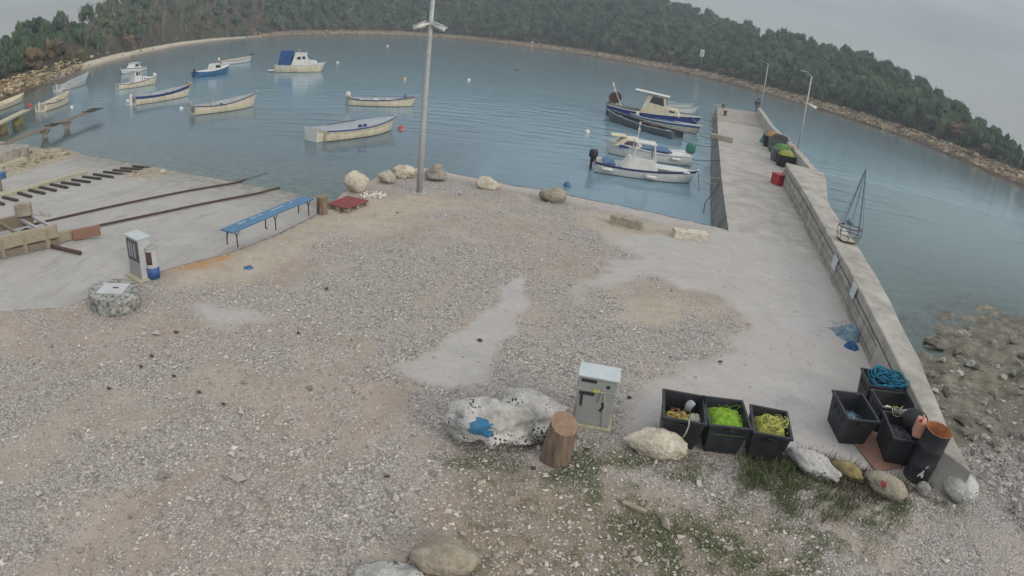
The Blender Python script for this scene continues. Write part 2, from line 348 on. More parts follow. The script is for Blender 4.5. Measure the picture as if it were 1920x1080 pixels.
def z_shore(x, y):
    x = np.asarray(x, float); y = np.asarray(y, float)
    wl = np.interp(x, [p[0] for p in _WL], [p[1] for p in _WL])
    s = wl - y                                       # metres inland of the waterline
    base = np.where(s > 0, WZ + .14*s, WZ + .10*s)
    x0 = np.interp(y, [-8, 6.3, 15], [6.9, 7.9, 9.6])
    lim = -.06 - .05*np.maximum(x - x0, 0)
    z = np.minimum(base, lim)
    s = np.interp(x, [9.3, 12.98, 14.59, 17.13, 20, 60], [15.2, 15.02, 14.86, 16.65, 16.5, 15.]) - y
    rocky = np.clip((s + 2.5)/1.5, 0, 1)*np.clip((7.0 - s)/2.0 - .25*np.maximum(0, 11 - x), 0, 1)
    nn = fbm(x*.9 + y*.35, y*.9, 5, 5) - .5; strata = fbm(x*.55 + y*1.1, (y - x*.6)*3.2, 9, 4) - .5
    z = z + rocky*(.46*nn + .36*strata + .02 + .13*(fbm(x*4.2, y*4.2, 6, 4) - .5)) + .05*(fbm(x*4, y*4, 3, 3) - .5)*np.clip((x - x0), 0, 1)
    return z
def grid_sheet(name, poly, step, zf, m, attrs=None, kind='structure'):
    poly = [(p[0], p[1]) for p in poly]
    xs = np.arange(min(p[0] for p in poly) - step, max(p[0] for p in poly) + 2*step, step); ys = np.arange(min(p[1] for p in poly) - step, max(p[1] for p in poly) + 2*step, step)
    X, Y = np.meshgrid(xs, ys); ins = inpoly(X, Y, poly)
    d, bx, by = segdist(X, Y, poly)
    snap = (~ins) | (d < step*.28)
    X2 = np.where(snap, bx, X); Y2 = np.where(snap, by, Y)
    cell = ins[:-1, :-1] | ins[1:, :-1] | ins[:-1, 1:] | ins[1:, 1:]
    far = (d[:-1, :-1] > step*2.2) & ~ins[:-1, :-1]
    cell &= ~far
    idx = np.arange(X.size).reshape(X.shape)
    F = np.stack([idx[:-1, :-1], idx[:-1, 1:], idx[1:, 1:], idx[1:, :-1]], -1)[cell]
    used = np.unique(F); mp = np.full(X.size, -1); mp[used] = np.arange(len(used)); F = mp[F]
    x = X2.ravel()[used]; y = Y2.ravel()[used]; z = zf(x, y)
    o = npmesh(name, np.stack([x, y, z], 1), F, m, True, {k: ('POINT', f(x, y)) for k, f in (attrs or {}).items()})
    o['kind'] = kind; return o
# ---- ground zones, surveyed as outlines on the quay
def zone(pts, soft=.35, amp=.5, sc=1.3, seed=0):
    poly = [tuple(P(a, b)[:2]) for a, b in pts]
    def f(x, y):
        x = x + .12*(fbm(x*6, y*6, seed + 8, 3) - .5)*2; xx = x + amp*(fbm(x*sc, y*sc, seed, 4) - .5)*2; yy = y + amp*(fbm(x*sc + 31, y*sc + 7, seed + 3, 4) - .5)*2
        d, _, _ = segdist(xx, yy, poly); s = np.where(inpoly(xx, yy, poly), d, -d)
        return np.clip(s/soft + .5, 0, 1)
    return f
Z_CONC = [zone([(975, 510), (990, 560), (955, 640), (925, 700), (885, 738), (835, 728), (765, 712), (742, 690), (800, 662), (865, 622), (925, 572), (945, 535)], .12, .25, 1.6, 1),
          zone([(1150, 445), (1250, 440), (1366, 432), (1560, 425), (1660, 560), (1800, 780), (1840, 920), (1700, 905), (1590, 862), (1480, 850), (1235, 842), (1150, 825), (1165, 760), (1290, 705), (1370, 650), (1400, 600), (1330, 548), (1230, 520), (1100, 548), (1062, 562), (1120, 520), (1190, 480)], .35, .45, 1.2, 2),
          zone([(365, 575), (450, 575), (500, 600), (420, 612), (380, 600)], .3, .3, 1.5, 3)]
Z_EDGE = zone([(640, 372), (720, 330), (800, 318), (840, 330), (955, 354), (1095, 381), (1180, 404), (1285, 427), (1366, 440), (1366, 420), (1095, 360), (800, 300), (620, 350)], .5, .35, 1.1, 4)
Z_SAND = [zone([(330, 470), (430, 478), (600, 402), (650, 372), (800, 360), (880, 380), (760, 420), (640, 440), (560, 480), (470, 520), (330, 545)], .9, .7, .9, 5),
          zone([(1150, 560), (1290, 570), (1290, 600), (1160, 605)], .3, .3, 1.3, 6), zone([(1090, 395), (1350, 440), (1200, 450), (1080, 420)], .5, .3, 1.3, 16)]
Z_RUST = [zone([(290, 490), (430, 468), (440, 480), (400, 500), (300, 512)], .35, .25, 1.5, 7)]
Z_DIRT = [zone([(1000, 425), (1165, 485), (1160, 530), (1080, 530), (960, 500), (930, 450)], .8, .7, .9, 8),
          zone([(690, 640), (755, 700), (760, 740), (640, 860), (420, 1000), (330, 1120), (60, 1120), (200, 960), (420, 830), (560, 740)], .6, .6, .8, 9),
          zone([(0, 560), (180, 560), (520, 600), (600, 640), (300, 650), (0, 660)], .9, .6, .8, 10),
          zone([(900, 860), (1200, 930), (1400, 960), (1500, 1120), (700, 1120), (830, 900)], 1.0, .7, .8, 11)]
Z_GRASS = [zone([(830, 845), (900, 870), (1010, 880), (1100, 850), (1260, 850), (1400, 870), (1440, 920), (1330, 900), (1230, 930), (1080, 920), (930, 895), (840, 880)], .5, .5, 1.4, 12),
           zone([(1395, 860), (1480, 870), (1560, 900), (1680, 905), (1700, 960), (1660, 1000), (1540, 990), (1440, 960), (1380, 910)], .35, .3, 1.6, 13),
           zone([(1180, 950), (1400, 940), (1560, 990), (1640, 1030), (1500, 1120), (1150, 1120)], 1.2, .8, 1.1, 14), zone([(1740, 890), (1800, 930), (1790, 960), (1720, 940)], .3, .2, 1.6, 15)]
TRK = [[tuple(P(a, b)[:2]) for a, b in q] for q in ([(1020, 440), (860, 520), (640, 690), (420, 850), (60, 1080)], [(1075, 490), (880, 610), (700, 780), (500, 960), (330, 1110)], [(900, 400), (640, 470), (380, 600), (120, 700), (0, 740)], [(700, 440), (480, 520), (240, 620), (0, 690)])]
def a_track(x, y):
    t = 0
    for pl in TRK:
        xx = x + .3*(fbm(x*.8, y*.8, 101, 3) - .5); yy = y + .3*(fbm(x*.8 + 9, y*.8, 102, 3) - .5); d, _, _ = segdist(xx, yy, pl, False); t = np.maximum(t, np.exp(-(d/.17)**2))
    return t*np.clip((fbm(x*.7, y*.7, 103, 3) - .30)*4, 0, 1)
def mx_(fs): return lambda x, y: np.max([f(x, y) for f in fs], 0)
def a_conc(x, y): return np.maximum(mx_(Z_CONC)(x, y), .8*Z_EDGE(x, y))
def a_grass(x, y):
    g = mx_(Z_GRASS)(x, y); n = fbm(x*3.2, y*3.2, 21, 4); return g*np.clip((n - .40)*7, 0, 1)
def a_sand(x, y): return np.maximum(mx_(Z_SAND)(x, y), .55*Z_EDGE(x, y))
def a_grav(x, y):
    n = fbm(x*.55, y*.55, 31, 4); n2 = fbm(x*1.9 + 3, y*1.9, 33, 3)
    g = np.clip((n - .30)*4.5 + (n2 - .5)*2.2, .38, 1)
    return g*(1 - a_conc(x, y)*.96)*(1 - .72*a_sand(x, y))*(1 - .3*mx_(Z_DIRT[:3])(x, y))*(1 - .55*Z_DIRT[3](x, y))*(1 - .6*a_track(x, y))
def ground_mat(name, rampy=False, shore=False):
    m, nt, N, L, b = _nodes(name)
    g = N.new('ShaderNodeNewGeometry'); pos = g.outputs['Position']
    def att(n):
        a = N.new('ShaderNodeAttribute'); a.attribute_name = n; return a.outputs['Fac']
    def noise(sc, de=6, ro=.65):
        n = N.new('ShaderNodeTexNoise'); n.inputs['Scale'].default_value = sc; n.inputs['Detail'].default_value = de; n.inputs['Roughness'].default_value = ro; L.new(pos, n.inputs['Vector']); return n.outputs[0]
    def rampc(src, p0, c0, p1, c1):
        r = N.new('ShaderNodeValToRGB'); L.new(src, r.inputs[0]); e = r.color_ramp.elements
        e[0].position = p0; e[0].color = (*c0, 1); e[1].position = p1; e[1].color = (*c1, 1); return r.outputs[0]
    def mix(f, a, c):
        x = N.new('ShaderNodeMixRGB')
        if isinstance(f, float): x.inputs[0].default_value = f
        else: L.new(f, x.inputs[0])
        for i, q in ((1, a), (2, c)):
            if isinstance(q, tuple): x.inputs[i].default_value = (*q, 1)
            else: L.new(q, x.inputs[i])
        return x.outputs[0]
    def mr(src, a, c, d, e):
        x = N.new('ShaderNodeMapRange'); L.new(src, x.inputs[0]); x.inputs[1].default_value = a; x.inputs[2].default_value = c; x.inputs[3].default_value = d; x.inputs[4].default_value = e; return x.outputs[0]
    def mu(a, c, op='MULTIPLY'):
        x = N.new('ShaderNodeMath'); x.operation = op; L.new(a, x.inputs[0])
        if isinstance(c, float): x.inputs[1].default_value = c
        else: L.new(c, x.inputs[1])
        return x.outputs[0]
    soil = rampc(noise(.9, 8, .7), .35, (.26, .222, .185), .66, (.385, .34, .295))
    # crushed limestone gravel: two sizes of cells
    def cells(sc):
        v = N.new('ShaderNodeTexVoronoi'); v.inputs['Scale'].default_value = sc; v.inputs['Randomness'].default_value = 1; L.new(pos, v.inputs['Vector']); return v
    va, vb = cells(21), cells(46)
    cola = N.new('ShaderNodeSeparateColor'); L.new(va.outputs['Color'], cola.inputs[0])
    colb = N.new('ShaderNodeSeparateColor'); L.new(vb.outputs['Color'], colb.inputs[0])
    sta = rampc(cola.outputs[0], 0, (.27, .25, .235), 1, (.57, .535, .505)); stb = rampc(colb.outputs[0], 0, (.29, .27, .25), 1, (.53, .50, .47))
    e = sta.node.color_ramp.elements.new(.35); e.color = (.42, .39, .37, 1)
    dga = mr(va.outputs['Distance'], .3, .65, 1., .5); dgb = mr(vb.outputs['Distance'], .3, .65, 1., .62)
    ma = N.new('ShaderNodeMixRGB'); ma.blend_type = 'MULTIPLY'; ma.inputs[0].default_value = 1; L.new(sta, ma.inputs[1]); L.new(dga, ma.inputs[2])
    mb2 = N.new('ShaderNodeMixRGB'); mb2.blend_type = 'MULTIPLY'; mb2.inputs[0].default_value = 1; L.new(stb, mb2.inputs[1]); L.new(dgb, mb2.inputs[2])
    if not rampy:
        gravel = mix(mr(noise(2.2, 4), .42, .58, 0, 1), mb2.outputs[0], ma.outputs[0])
        gm = mr(mu(att('grav'), mr(colb.outputs[1], 0, 1, .35, 1.0)), .22, .42, 0, 1)
        col = mix(gm, soil, gravel)
        if not shore:
            col = mix(mu(att('dirt'), mr(noise(2.6, 7), .42, .66, .0, .6)), col, (.29, .235, .19))
            col = mix(mu(att('olive'), mr(noise(2.1, 7, .75), .3, .62, .3, .95)), col, mix(mr(noise(6, 6), .4, .6, 0, 1), (.115, .10, .065), (.25, .215, .16)))
            col = mix(mu(att('sand'), mr(noise(3.3, 7), .35, .65, .1, .7)), col, (.41, .37, .305))
            col = mix(mu(att('rust'), mr(noise(3.3, 6), .3, .6, .3, .9)), col, (.36, .20, .085))
            cc = rampc(noise(1.4, 9, .75), .32, (.335, .328, .322), .64, (.405, .395, .388))
            cc = mix(mr(noise(5.5, 8, .8), .52, .68, 0, .38), cc, (.25, .24, .215))
            cc = mix(mr(noise(.45, 4, .6), .45, .65, 0, .35), cc, (.36, .345, .31))
            cv_ = N.new('ShaderNodeTexVoronoi'); cv_.feature = 'DISTANCE_TO_EDGE'; cv_.inputs['Scale'].default_value = .33; wn = N.new('ShaderNodeTexNoise'); wn.inputs['Scale'].default_value = 1.6; wn.inputs['Detail'].default_value = 6; L.new(pos, wn.inputs['Vector'])
            wa = N.new('ShaderNodeMixRGB'); wa.blend_type = 'ADD'; wa.inputs[0].default_value = .55; L.new(pos, wa.inputs[1]); L.new(wn.outputs['Color'], wa.inputs[2]); L.new(wa.outputs[0], cv_.inputs['Vector'])
            cc = mix(mr(cv_.outputs['Distance'], .0, .005, .25, 0), cc, (.12, .115, .10))
            sp = mr(colb.outputs[2], .90, .95, 0, .7)
            cc = mix(mu(sp, mr(vb.outputs['Distance'], .3, .34, 1, 0)), cc, (.14, .135, .12))
            col = mix(att('conc'), col, cc)
            gr = rampc(noise(14, 5), .35, (.045, .062, .028), .65, (.10, .125, .05))
            col = mix(mu(att('grass'), .8), col, gr)
        hh = mu(mr(va.outputs['Distance'], 0, .7, 1, 0), att('grav'))
    if rampy:
        col = rampc(noise(.7, 9, .75), .3, (.31, .308, .30), .66, (.40, .393, .38))
        col = mix(mr(noise(3.5, 8, .7), .52, .70, 0, .5), col, (.27, .245, .20))
        mp_ = N.new('ShaderNodeMapping'); mp_.inputs['Rotation'].default_value = (0, 0, math.radians(-17)); mp_.inputs['Scale'].default_value = (1, .16, 1); L.new(pos, mp_.inputs[0])
        sn = N.new('ShaderNodeTexNoise'); sn.inputs['Scale'].default_value = 2.4; sn.inputs['Detail'].default_value = 8; sn.inputs['Roughness'].default_value = .7; L.new(mp_.outputs[0], sn.inputs['Vector'])
        col = mix(mr(sn.outputs[0], .52, .66, 0, .5), col, (.23, .225, .20))
        col = mix(mr(noise(11, 6, .8), .60, .70, 0, .5), col, (.16, .155, .14))
        sz = N.new('ShaderNodeSeparateXYZ'); L.new(pos, sz.inputs[0])
        wet = mr(sz.outputs[2], WZ - .02, WZ + .42, .85, 0)        # tidal weed and damp zone
        col = mix(mu(wet, mr(noise(2.6, 5), .38, .6, .25, 1)), col, (.15, .15, .11))
        col = mix(mu(att('rubble'), .85), col, mix(mr(noise(5, 6), .4, .6, 0, 1), (.20, .165, .10), (.40, .35, .25)))
        hh = mu(noise(9, 6), .4)
        hh = N.new('ShaderNodeMath'); hh.operation = 'ADD'; hh = hh
        L.new(noise(9, 6), hh.inputs[0]); hh.inputs[1].default_value = 0; hh = hh.outputs[0]
    if shore:
        rk = rampc(noise(1.5, 9, .8), .34, (.09, .088, .072), .62, (.25, .235, .195))
        rk = mix(mr(noise(.8, 5), .5, .66, 0, .4), rk, (.19, .185, .11))
        ve = N.new('ShaderNodeTexVoronoi'); ve.feature = 'DISTANCE_TO_EDGE'; ve.inputs['Scale'].default_value = 2.2; mp3 = N.new('ShaderNodeMapping'); mp3.inputs['Rotation'].default_value = (0, 0, .6); mp3.inputs['Scale'].default_value = (.45, 1.5, 1); L.new(pos, mp3.inputs[0]); L.new(mp3.outputs[0], ve.inputs['Vector'])
        rk = mix(mr(ve.outputs['Distance'], 0, .06, .35, 0), rk, (.035, .035, .03))
        rk = mix(mr(noise(6, 6), .62, .70, 0, .8), rk, (.40, .39, .36))
        col = mix(att('rocky'), col, rk)
    L.new(col, b.inputs['Base Color']); b.inputs['Roughness'].default_value = .93; b.inputs['Specular IOR Level'].default_value = .2
    bp = N.new('ShaderNodeBump'); bp.inputs['Strength'].default_value = .9; bp.inputs['Distance'].default_value = .022; L.new(hh, bp.inputs['Height'])
    bp2 = N.new('ShaderNodeBump'); bp2.inputs['Strength'].default_value = .5; bp2.inputs['Distance'].default_value = .12 if shore else .03; L.new(noise(3.0 if shore else 2.0, 9, .7), bp2.inputs['Height'])
    L.new(bp2.outputs[0], bp.inputs['Normal']); L.new(bp.outputs[0], b.inputs['Normal'])
    return m
# ---- quay: gravel yard
edge = [(-5.62, 17.0), (-5.62, 18.2), (-5.25, 19.6), (-4.9, 20.75), (-3.9, 22.05), (-3.2, 22.0), (-2.75, 21.6), (-.49, 20.8), (2.11, 20.1), (4.6, 19.3), (6.88, 18.5)]
edge2 = []
for i in range(len(edge) - 1):
    a, c = H2(edge[i]), H2(edge[i + 1]); k = max(1, int(np.hypot(*(c - a))/.35))
    for j in range(k):
        q = a + (c - a)*j/k; w = .10*(vnoise(q[0]*2.3, q[1]*2.3, 77) - .5)*2; nrm = H2([-(c - a)[1], (c - a)[0]])/np.hypot(*(c - a)); edge2.append(tuple(q + nrm*float(w)))
edge2.append(edge[-1])
wallmid = [((a[0] + c[0])/2, (a[1] + c[1])/2) for a, c in zip(_base, _WOUT)]
quay_poly = [(-60, 3), (-26, 6.2), (-10.6, 7.95), (-8.95, 8.66), (-8.3, 10.1), (-7.6, 11.15), (-6.76, 12.2), (-6.12, 13.69), (-5.62, 15.74)] + edge2 + [(8.6, 18.0)] + [p for p in wallmid[3:]] + [(7.2, 5.2), (6.9, 2), (6.6, -9), (-60, -9)]
ground_m = ground_mat('gravel_ground')
def z_quay(x, y): return .03*(fbm(x*.5, y*.5, 41, 3) - .5) + .012*(fbm(x*3, y*3, 43, 3) - .5)
GA = dict(olive=lambda x, y: np.clip(Z_DIRT[3](x, y)*1.2*np.clip((x + .9)*1.2, 0, 1), 0, 1), grav=a_grav, conc=a_conc, sand=a_sand, grass=a_grass, dirt=lambda x, y: np.maximum(mx_(Z_DIRT)(x, y)*.95, a_track(x, y)), rust=mx_(Z_RUST))
grid_sheet('ground', quay_poly, .12, z_quay, ground_m, GA) if False else None
near_poly = [p for p in quay_poly if p[0] > -30]
near_poly = [(-13, 7.7)] + quay_poly[2:-2] + [(6.6, -2), (-13, -2)]
grid_sheet('ground', near_poly, .11, z_quay, ground_m, GA)
fl = [(-60, 3), (-26, 6.2), (-13, 7.7), (-13, -2), (6.6, -2), (6.6, -9), (-60, -9)]
o = MB().add([(x, y, -.012) for x, y in fl], [tuple(range(len(fl)))]).build('ground', M['mortar']); o['kind'] = 'structure'
# quay retaining wall (vertical faces down into the water)
qs = MB(); pts = [(-8.95, 8.66), (-8.3, 10.1), (-7.6, 11.15), (-6.76, 12.2), (-6.12, 13.69), (-5.62, 15.74)] + edge2
for i in range(len(pts) - 1):
    (x0, y0), (x1, y1) = pts[i], pts[i + 1]
    qs.add([(x0, y0, -3.2), (x1, y1, -3.2), (x1, y1, .012), (x0, y0, .012)], [(0, 1, 2, 3)])
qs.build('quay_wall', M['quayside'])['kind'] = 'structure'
# ---- slipway
ramp_poly = [(-60, 2.9), (-26, 6.1), (-10.6, 7.9), (-8.9, 8.6), (-8.2, 10.1), (-7.5, 11.15), (-6.7, 12.2), (-6.0, 13.69), (-5.5, 15.74), (-5.4, 18), (-5.0, 20.7), (-4.0, 23), (-3, 40), (-60, 40)]
rubble_px = [(0, 300), (60, 285), (115, 278), (150, 292), (60, 320), (0, 335)]
rub_poly = [tuple(G(a, b)[:2]) for a, b in rubble_px]
rub2 = [tuple(G(a, b)[:2]) for a, b in [(232, 330), (285, 315), (305, 325), (280, 338), (245, 337)]]
def a_rub(x, y):
    r = 0
    for pl in (rub_poly, rub2):
        xx = x + .5*(fbm(x*1.3, y*1.3, 51, 3) - .5); d, _, _ = segdist(xx, y, pl); s = np.where(inpoly(xx, y, pl), d, -d); r = np.maximum(r, np.clip(s/.5 + .5, 0, 1))
    return r
def z_slip(x, y):
    z = z_ramp(x, y); z = np.where(y > 30, z, z)
    return z + .03*(fbm(x*.7, y*.7, 45, 4) - .5) + a_rub(x, y)*(.10 + .22*(fbm(x*2.2, y*2.2, 52, 4) - .5))
grid_sheet('slipway', ramp_poly, .22, lambda x, y: z_slip(x, y) - .004, ground_mat('slipway_concrete', rampy=True), dict(rubble=a_rub))
# ---- rocky shore right of the parapet
shore_poly = [(6.6, -9), (7.0, 5.2), (7.5, 6.3), (9.0, 14.5), (12.5, 27), (14, 40), (60, 40), (60, -9)]
def a_rocky(x, y):
    wl = np.interp(x, [9.3, 12.98, 14.59, 17.13, 20, 60], [15.2, 15.02, 14.86, 16.65, 16.5, 15.]); s = wl - y
    lim = 7.6 + 2.2*(fbm(x*.45, y*.45, 61, 3) - .5) - .12*np.maximum(x - 11, 0)
    return np.clip((lim - s)/.5 + (fbm(x*2, y*2, 62, 3) - .5)*2, 0, 1)
def sg(x, y): return np.clip(fbm(x*.9, y*.9, 63, 3)*1.7 - .05, .3, 1)
grid_sheet('shore', shore_poly, .13, z_shore, ground_mat('pebble_shore', shore=True), dict(grav=sg, rocky=a_rocky))
# ---- far side of the bay: hills in polar form
_SH = [(-75, 50), (-60, 62), (-49.5, 72.5), (-46.5, 81), (-42.2, 102.5), (-37.1, 134.5), (-32.4, 175), (-27.4, 211), (-20.2, 246), (-12.7, 273), (-7.9, 271), (-2.6, 246), (2.5, 231), (7.4, 209), (12.5, 199), (17.4, 184), (21.5, 161), (24.5, 151.5), (29.8, 140.5), (34.8, 131.5), (40.4, 114), (43.5, 107.5), (46.2, 105.5), (52, 104), (60, 98), (75, 90)]
_EL = [(-75, 3), (-52, .5), (-49.4, .7), (-47, 1.7), (-44.6, 2.35), (-40.7, 2.7), (-37, 3.6), (-30, 5.4), (-20, 6.3), (0, 6.4), (8, 5.6), (12, 4.75), (14.5, 4.35), (20.5, 4.05), (25.9, 4.0), (32.4, 4.1), (35.6, 3.05), (38.8, 1.85), (41.6, 1.05), (45.4, .05), (47, .1), (55, .6), (75, 2)]
def shoreD(az):
    d = np.interp(az, [a[0] for a in _SH], [a[1] for a in _SH]); return d*(WZ - CAM_H)/(-1 - CAM_H) + 1.6*(fbm(az*.9, az*0 + 3, 71, 4) - .5)*2
def skyE(az): return np.interp(az, [a[0] for a in _EL], [a[1] for a in _EL])
def hill_w(az): return np.interp(az, [-60, -47, -35, 0, 30, 46, 60], [26, 30, 55, 90, 60, 24, 24])
TREEH = 6.0
def z_hill(az, s):
    """ground height s metres inland of the waterline at azimuth az (degrees)"""
    D = shoreD(az); W = hill_w(az); th = np.interp(az, [-60, -46, -38, 35, 42, 50], [4.2, 5, 6.5, 6.0, 4.3, 3.6])
    top = CAM_H + np.tan(np.radians(skyE(az)))*(D + W) - th*.92
    beach = np.clip((-24 - az)/3, 0, 1)*np.clip((az + 46)/2, 0, 1)
    led = np.interp(s, [0, .6, 2.2, 5, 8, 14], [WZ, -.75, -.45, .35, .8, 1.2])
    bch = np.interp(s, [0, 6, 14], [WZ, -.5, .5])
    low = led*(1 - beach) + bch*beach
    u = np.clip((s - 10)/(W - 10), 0, 1.6)
    lift = np.where(u <= 1, 1 - (1 - u)**1.35 if False else u**.85, 1 - .35*(u - 1))
    z = np.where(s < 10, low, np.interp(10, [0, .6, 2.2, 5, 8, 14], [WZ, -.75, -.45, .35, .8, 1.2]) + (np.maximum(top, .6) - .9)*lift)
    z = np.where(s < 0, WZ + .09*s, z)
    return np.maximum(z, -9)
az = np.arange(-74, 74.01, .22); ss = np.concatenate([np.arange(-60, -6, 6.), np.arange(-6, 0, 1.5), np.arange(0, 9, .55), np.arange(9, 30, 2.5), np.arange(30, 260, 7.)])
A, S = np.meshgrid(az, ss); D = shoreD(A); Wd = S.copy()
Zh = z_hill(A, S); Rr = D + S
rock_amt = np.clip(S/1.5, 0, 1)*np.clip((9 - S)/3, 0, 1)*(1 - np.clip((-24 - A)/3, 0, 1)*np.clip((A + 46)/2, 0, 1))
Xh = Rr*np.sin(np.radians(A)); Yh = Rr*np.cos(np.radians(A))
# bedded limestone ledge: step the profile
st = .32; zz = Zh + .5*(fbm(Xh*.25, Yh*.25, 81, 4) - .5); stepz = np.floor(zz/st)*st + .04
Zh = Zh*(1 - rock_amt) + (stepz + .5*(fbm(Xh*.9, Yh*.9, 82, 3) - .5))*rock_amt
Zh = Zh + np.where(S > 9, 2.2*(fbm(Xh*.05, Yh*.05, 83, 3) - .5), 0)
idx = np.arange(A.size).reshape(A.shape)
F = np.stack([idx[:-1, :-1], idx[:-1, 1:], idx[1:, 1:], idx[1:, :-1]], -1).reshape(-1, 4)
beachA = np.clip((-24 - A)/3, 0, 1)*np.clip((A + 46)/2, 0, 1)*(S < np.interp(A, [-46, -40, -30, -24], [6, 9, 8, 3]))
ochre = np.clip((-30 - A)/6, 0, 1)
hm, nt, N, L, b = _nodes('hillside')
g = N.new('ShaderNodeNewGeometry'); pos = g.outputs['Position']
def nz(sc, de=7):
    n = N.new('ShaderNodeTexNoise'); n.inputs['Scale'].default_value = sc; n.inputs['Detail'].default_value = de; n.inputs['Roughness'].default_value = .7; L.new(pos, n.inputs['Vector']); return n.outputs[0]
def rc(src, *st):
    r = N.new('ShaderNodeValToRGB'); L.new(src, r.inputs[0]); e = r.color_ramp.elements
    e[0].position, e[0].color = st[0][0], (*st[0][1], 1); e[1].position, e[1].color = st[-1][0], (*st[-1][1], 1)
    for p, c in st[1:-1]: q = e.new(p); q.color = (*c, 1)
    return r.outputs[0]
def mxr(f, a, c):
    x = N.new('ShaderNodeMixRGB'); L.new(f, x.inputs[0]) if not isinstance(f, float) else setattr(x.inputs[0], 'default_value', f)
    for i, q in ((1, a), (2, c)):
        if isinstance(q, tuple): x.inputs[i].default_value = (*q, 1)
        else: L.new(q, x.inputs[i])
    return x.outputs[0]
def at(n):
    a = N.new('ShaderNodeAttribute'); a.attribute_name = n; return a.outputs['Fac']
soil = rc(nz(.3), (.35, (.045, .045, .032)), (.65, (.085, .078, .055)))
rk = rc(nz(.55, 10), (.36, (.10, .075, .05)), (.5, (.22, .175, .125)), (.64, (.40, .36, .30)))
rk = mxr(at('ochre'), rk, rc(nz(.6, 8), (.36, (.16, .11, .06)), (.62, (.42, .34, .19))))
sd = rc(nz(.5), (.3, (.46, .42, .34)), (.7, (.60, .56, .47)))
c1 = mxr(at('rocky'), soil, rk); c1 = mxr(at('beach'), c1, sd)
wv = N.new('ShaderNodeSeparateXYZ'); L.new(pos, wv.inputs[0])
wm = N.new('ShaderNodeMapRange'); L.new(wv.outputs[2], wm.inputs[0]); wm.inputs[1].default_value = WZ; wm.inputs[2].default_value = WZ + .5; wm.inputs[3].default_value = .75; wm.inputs[4].default_value = 0
c1 = mxr(wm.outputs[0], c1, (.13, .09, .065))
L.new(c1, b.inputs['Base Color']); b.inputs['Roughness'].default_value = .95; b.inputs['Specular IOR Level'].default_value = .15
bp = N.new('ShaderNodeBump'); bp.inputs['Strength'].default_value = 1; bp.inputs['Distance'].default_value = .5; L.new(nz(.8, 8), bp.inputs['Height']); L.new(bp.outputs[0], b.inputs['Normal'])
o = npmesh('hills', np.stack([Xh.ravel(), Yh.ravel(), Zh.ravel()], 1), F, hm, True, dict(rocky=('POINT', rock_amt.ravel()), beach=('POINT', beachA.ravel()), ochre=('POINT', (ochre*rock_amt).ravel())))
o['kind'] = 'structure'
def hill_at(a, s):
    d = float(shoreD(np.array(a))) + s
    z = float(z_hill(np.array(float(a)), np.array(float(s)))); x, y = d*math.sin(math.radians(a)), d*math.cos(math.radians(a))
    if s > 9: z += 2.2*(float(fbm(x*.05, y*.05, 83, 3)) - .5)
    return x, y, z
# ---- sea bed and water
o = MB().add([(-420, -20, -9), (420, -20, -9), (420, 420, -9), (-420, 420, -9)], [(0, 1, 2, 3)]).build('sea_bed', M['mortar']); o['kind'] = 'structure'
rr = np.concatenate([np.arange(6, 60, .7), np.arange(60, 330, 6.)]); aa = np.arange(-80, 80.1, .8)
A2, R2 = np.meshgrid(aa, rr); X2 = R2*np.sin(np.radians(A2)); Y2 = R2*np.cos(np.radians(A2))
dep = np.full(X2.shape, 8.)
dep = np.minimum(dep, np.maximum(shoreD(A2) - R2, 0)*.09)
inr = inpoly(X2, Y2, ramp_poly); _d = segdist(X2, Y2, ramp_poly)[0]; dep = np.minimum(dep, np.maximum(WZ - z_slip(X2, Y2), 0) + np.where(inr, 0, _d*.45))
dep = np.where((R2 > 26) & (X2 > -2), np.maximum(dep, 2.5*np.clip((shoreD(A2) - R2)/30, 0, 1)), dep)
ins_ = inpoly(X2, Y2, shore_poly); dep = np.where(ins_, np.minimum(dep, WZ - z_shore(X2, Y2)), dep)
right = np.clip((np.degrees(np.arctan2(X2, Y2)) - 26)/12, 0, 1)*np.clip((85 - R2)/50, 0, 1)
dep = np.maximum(dep, 0); deep = 1 - np.exp(-dep*.62)
turq = np.clip(right*.9, 0, 1)*1.0
calm = np.clip((-X2 - 4)/22, 0, 1)*np.clip((60 - R2)/25 + .3, 0, 1)
wm_, nt, N, L, b = _nodes('sea_water'); N.remove(b)
out = [n for n in N if n.type == 'OUTPUT_MATERIAL'][0]
g = N.new('ShaderNodeNewGeometry'); pos = g.outputs['Position']
body = N.new('ShaderNodeBsdfDiffuse'); body.inputs['Color'].default_value = (.022, .062, .085, 1)
tb = mxr(at('turq'), (.15, .245, .30), (.27, .39, .38)); L.new(tb, body.inputs['Color'])
tr = N.new('ShaderNodeBsdfTransparent'); tr.inputs['Color'].default_value = (.80, .92, .92, 1)
m_1 = N.new('ShaderNodeMixShader'); L.new(at('deep'), m_1.inputs[0]); L.new(tr.outputs[0], m_1.inputs[1]); L.new(body.outputs[0], m_1.inputs[2])
gl = N.new('ShaderNodeBsdfGlossy'); gl.inputs['Roughness'].default_value = .13; gl.inputs['Color'].default_value = (.90, .95, 1, 1)
mp = N.new('ShaderNodeMapping'); mp.inputs['Rotation'].default_value = (0, 0, math.radians(14)); mp.inputs['Scale'].default_value = (.45, 1.5, 1); L.new(pos, mp.inputs[0])
n1 = N.new('ShaderNodeTexNoise'); n1.inputs['Scale'].default_value = .75; n1.inputs['Detail'].default_value = 4; n1.inputs['Roughness'].default_value = .45; L.new(mp.outputs[0], n1.inputs['Vector'])
n2 = N.new('ShaderNodeTexNoise'); n2.inputs['Scale'].default_value = .035; n2.inputs['Detail'].default_value = 3; L.new(pos, n2.inputs['Vector'])
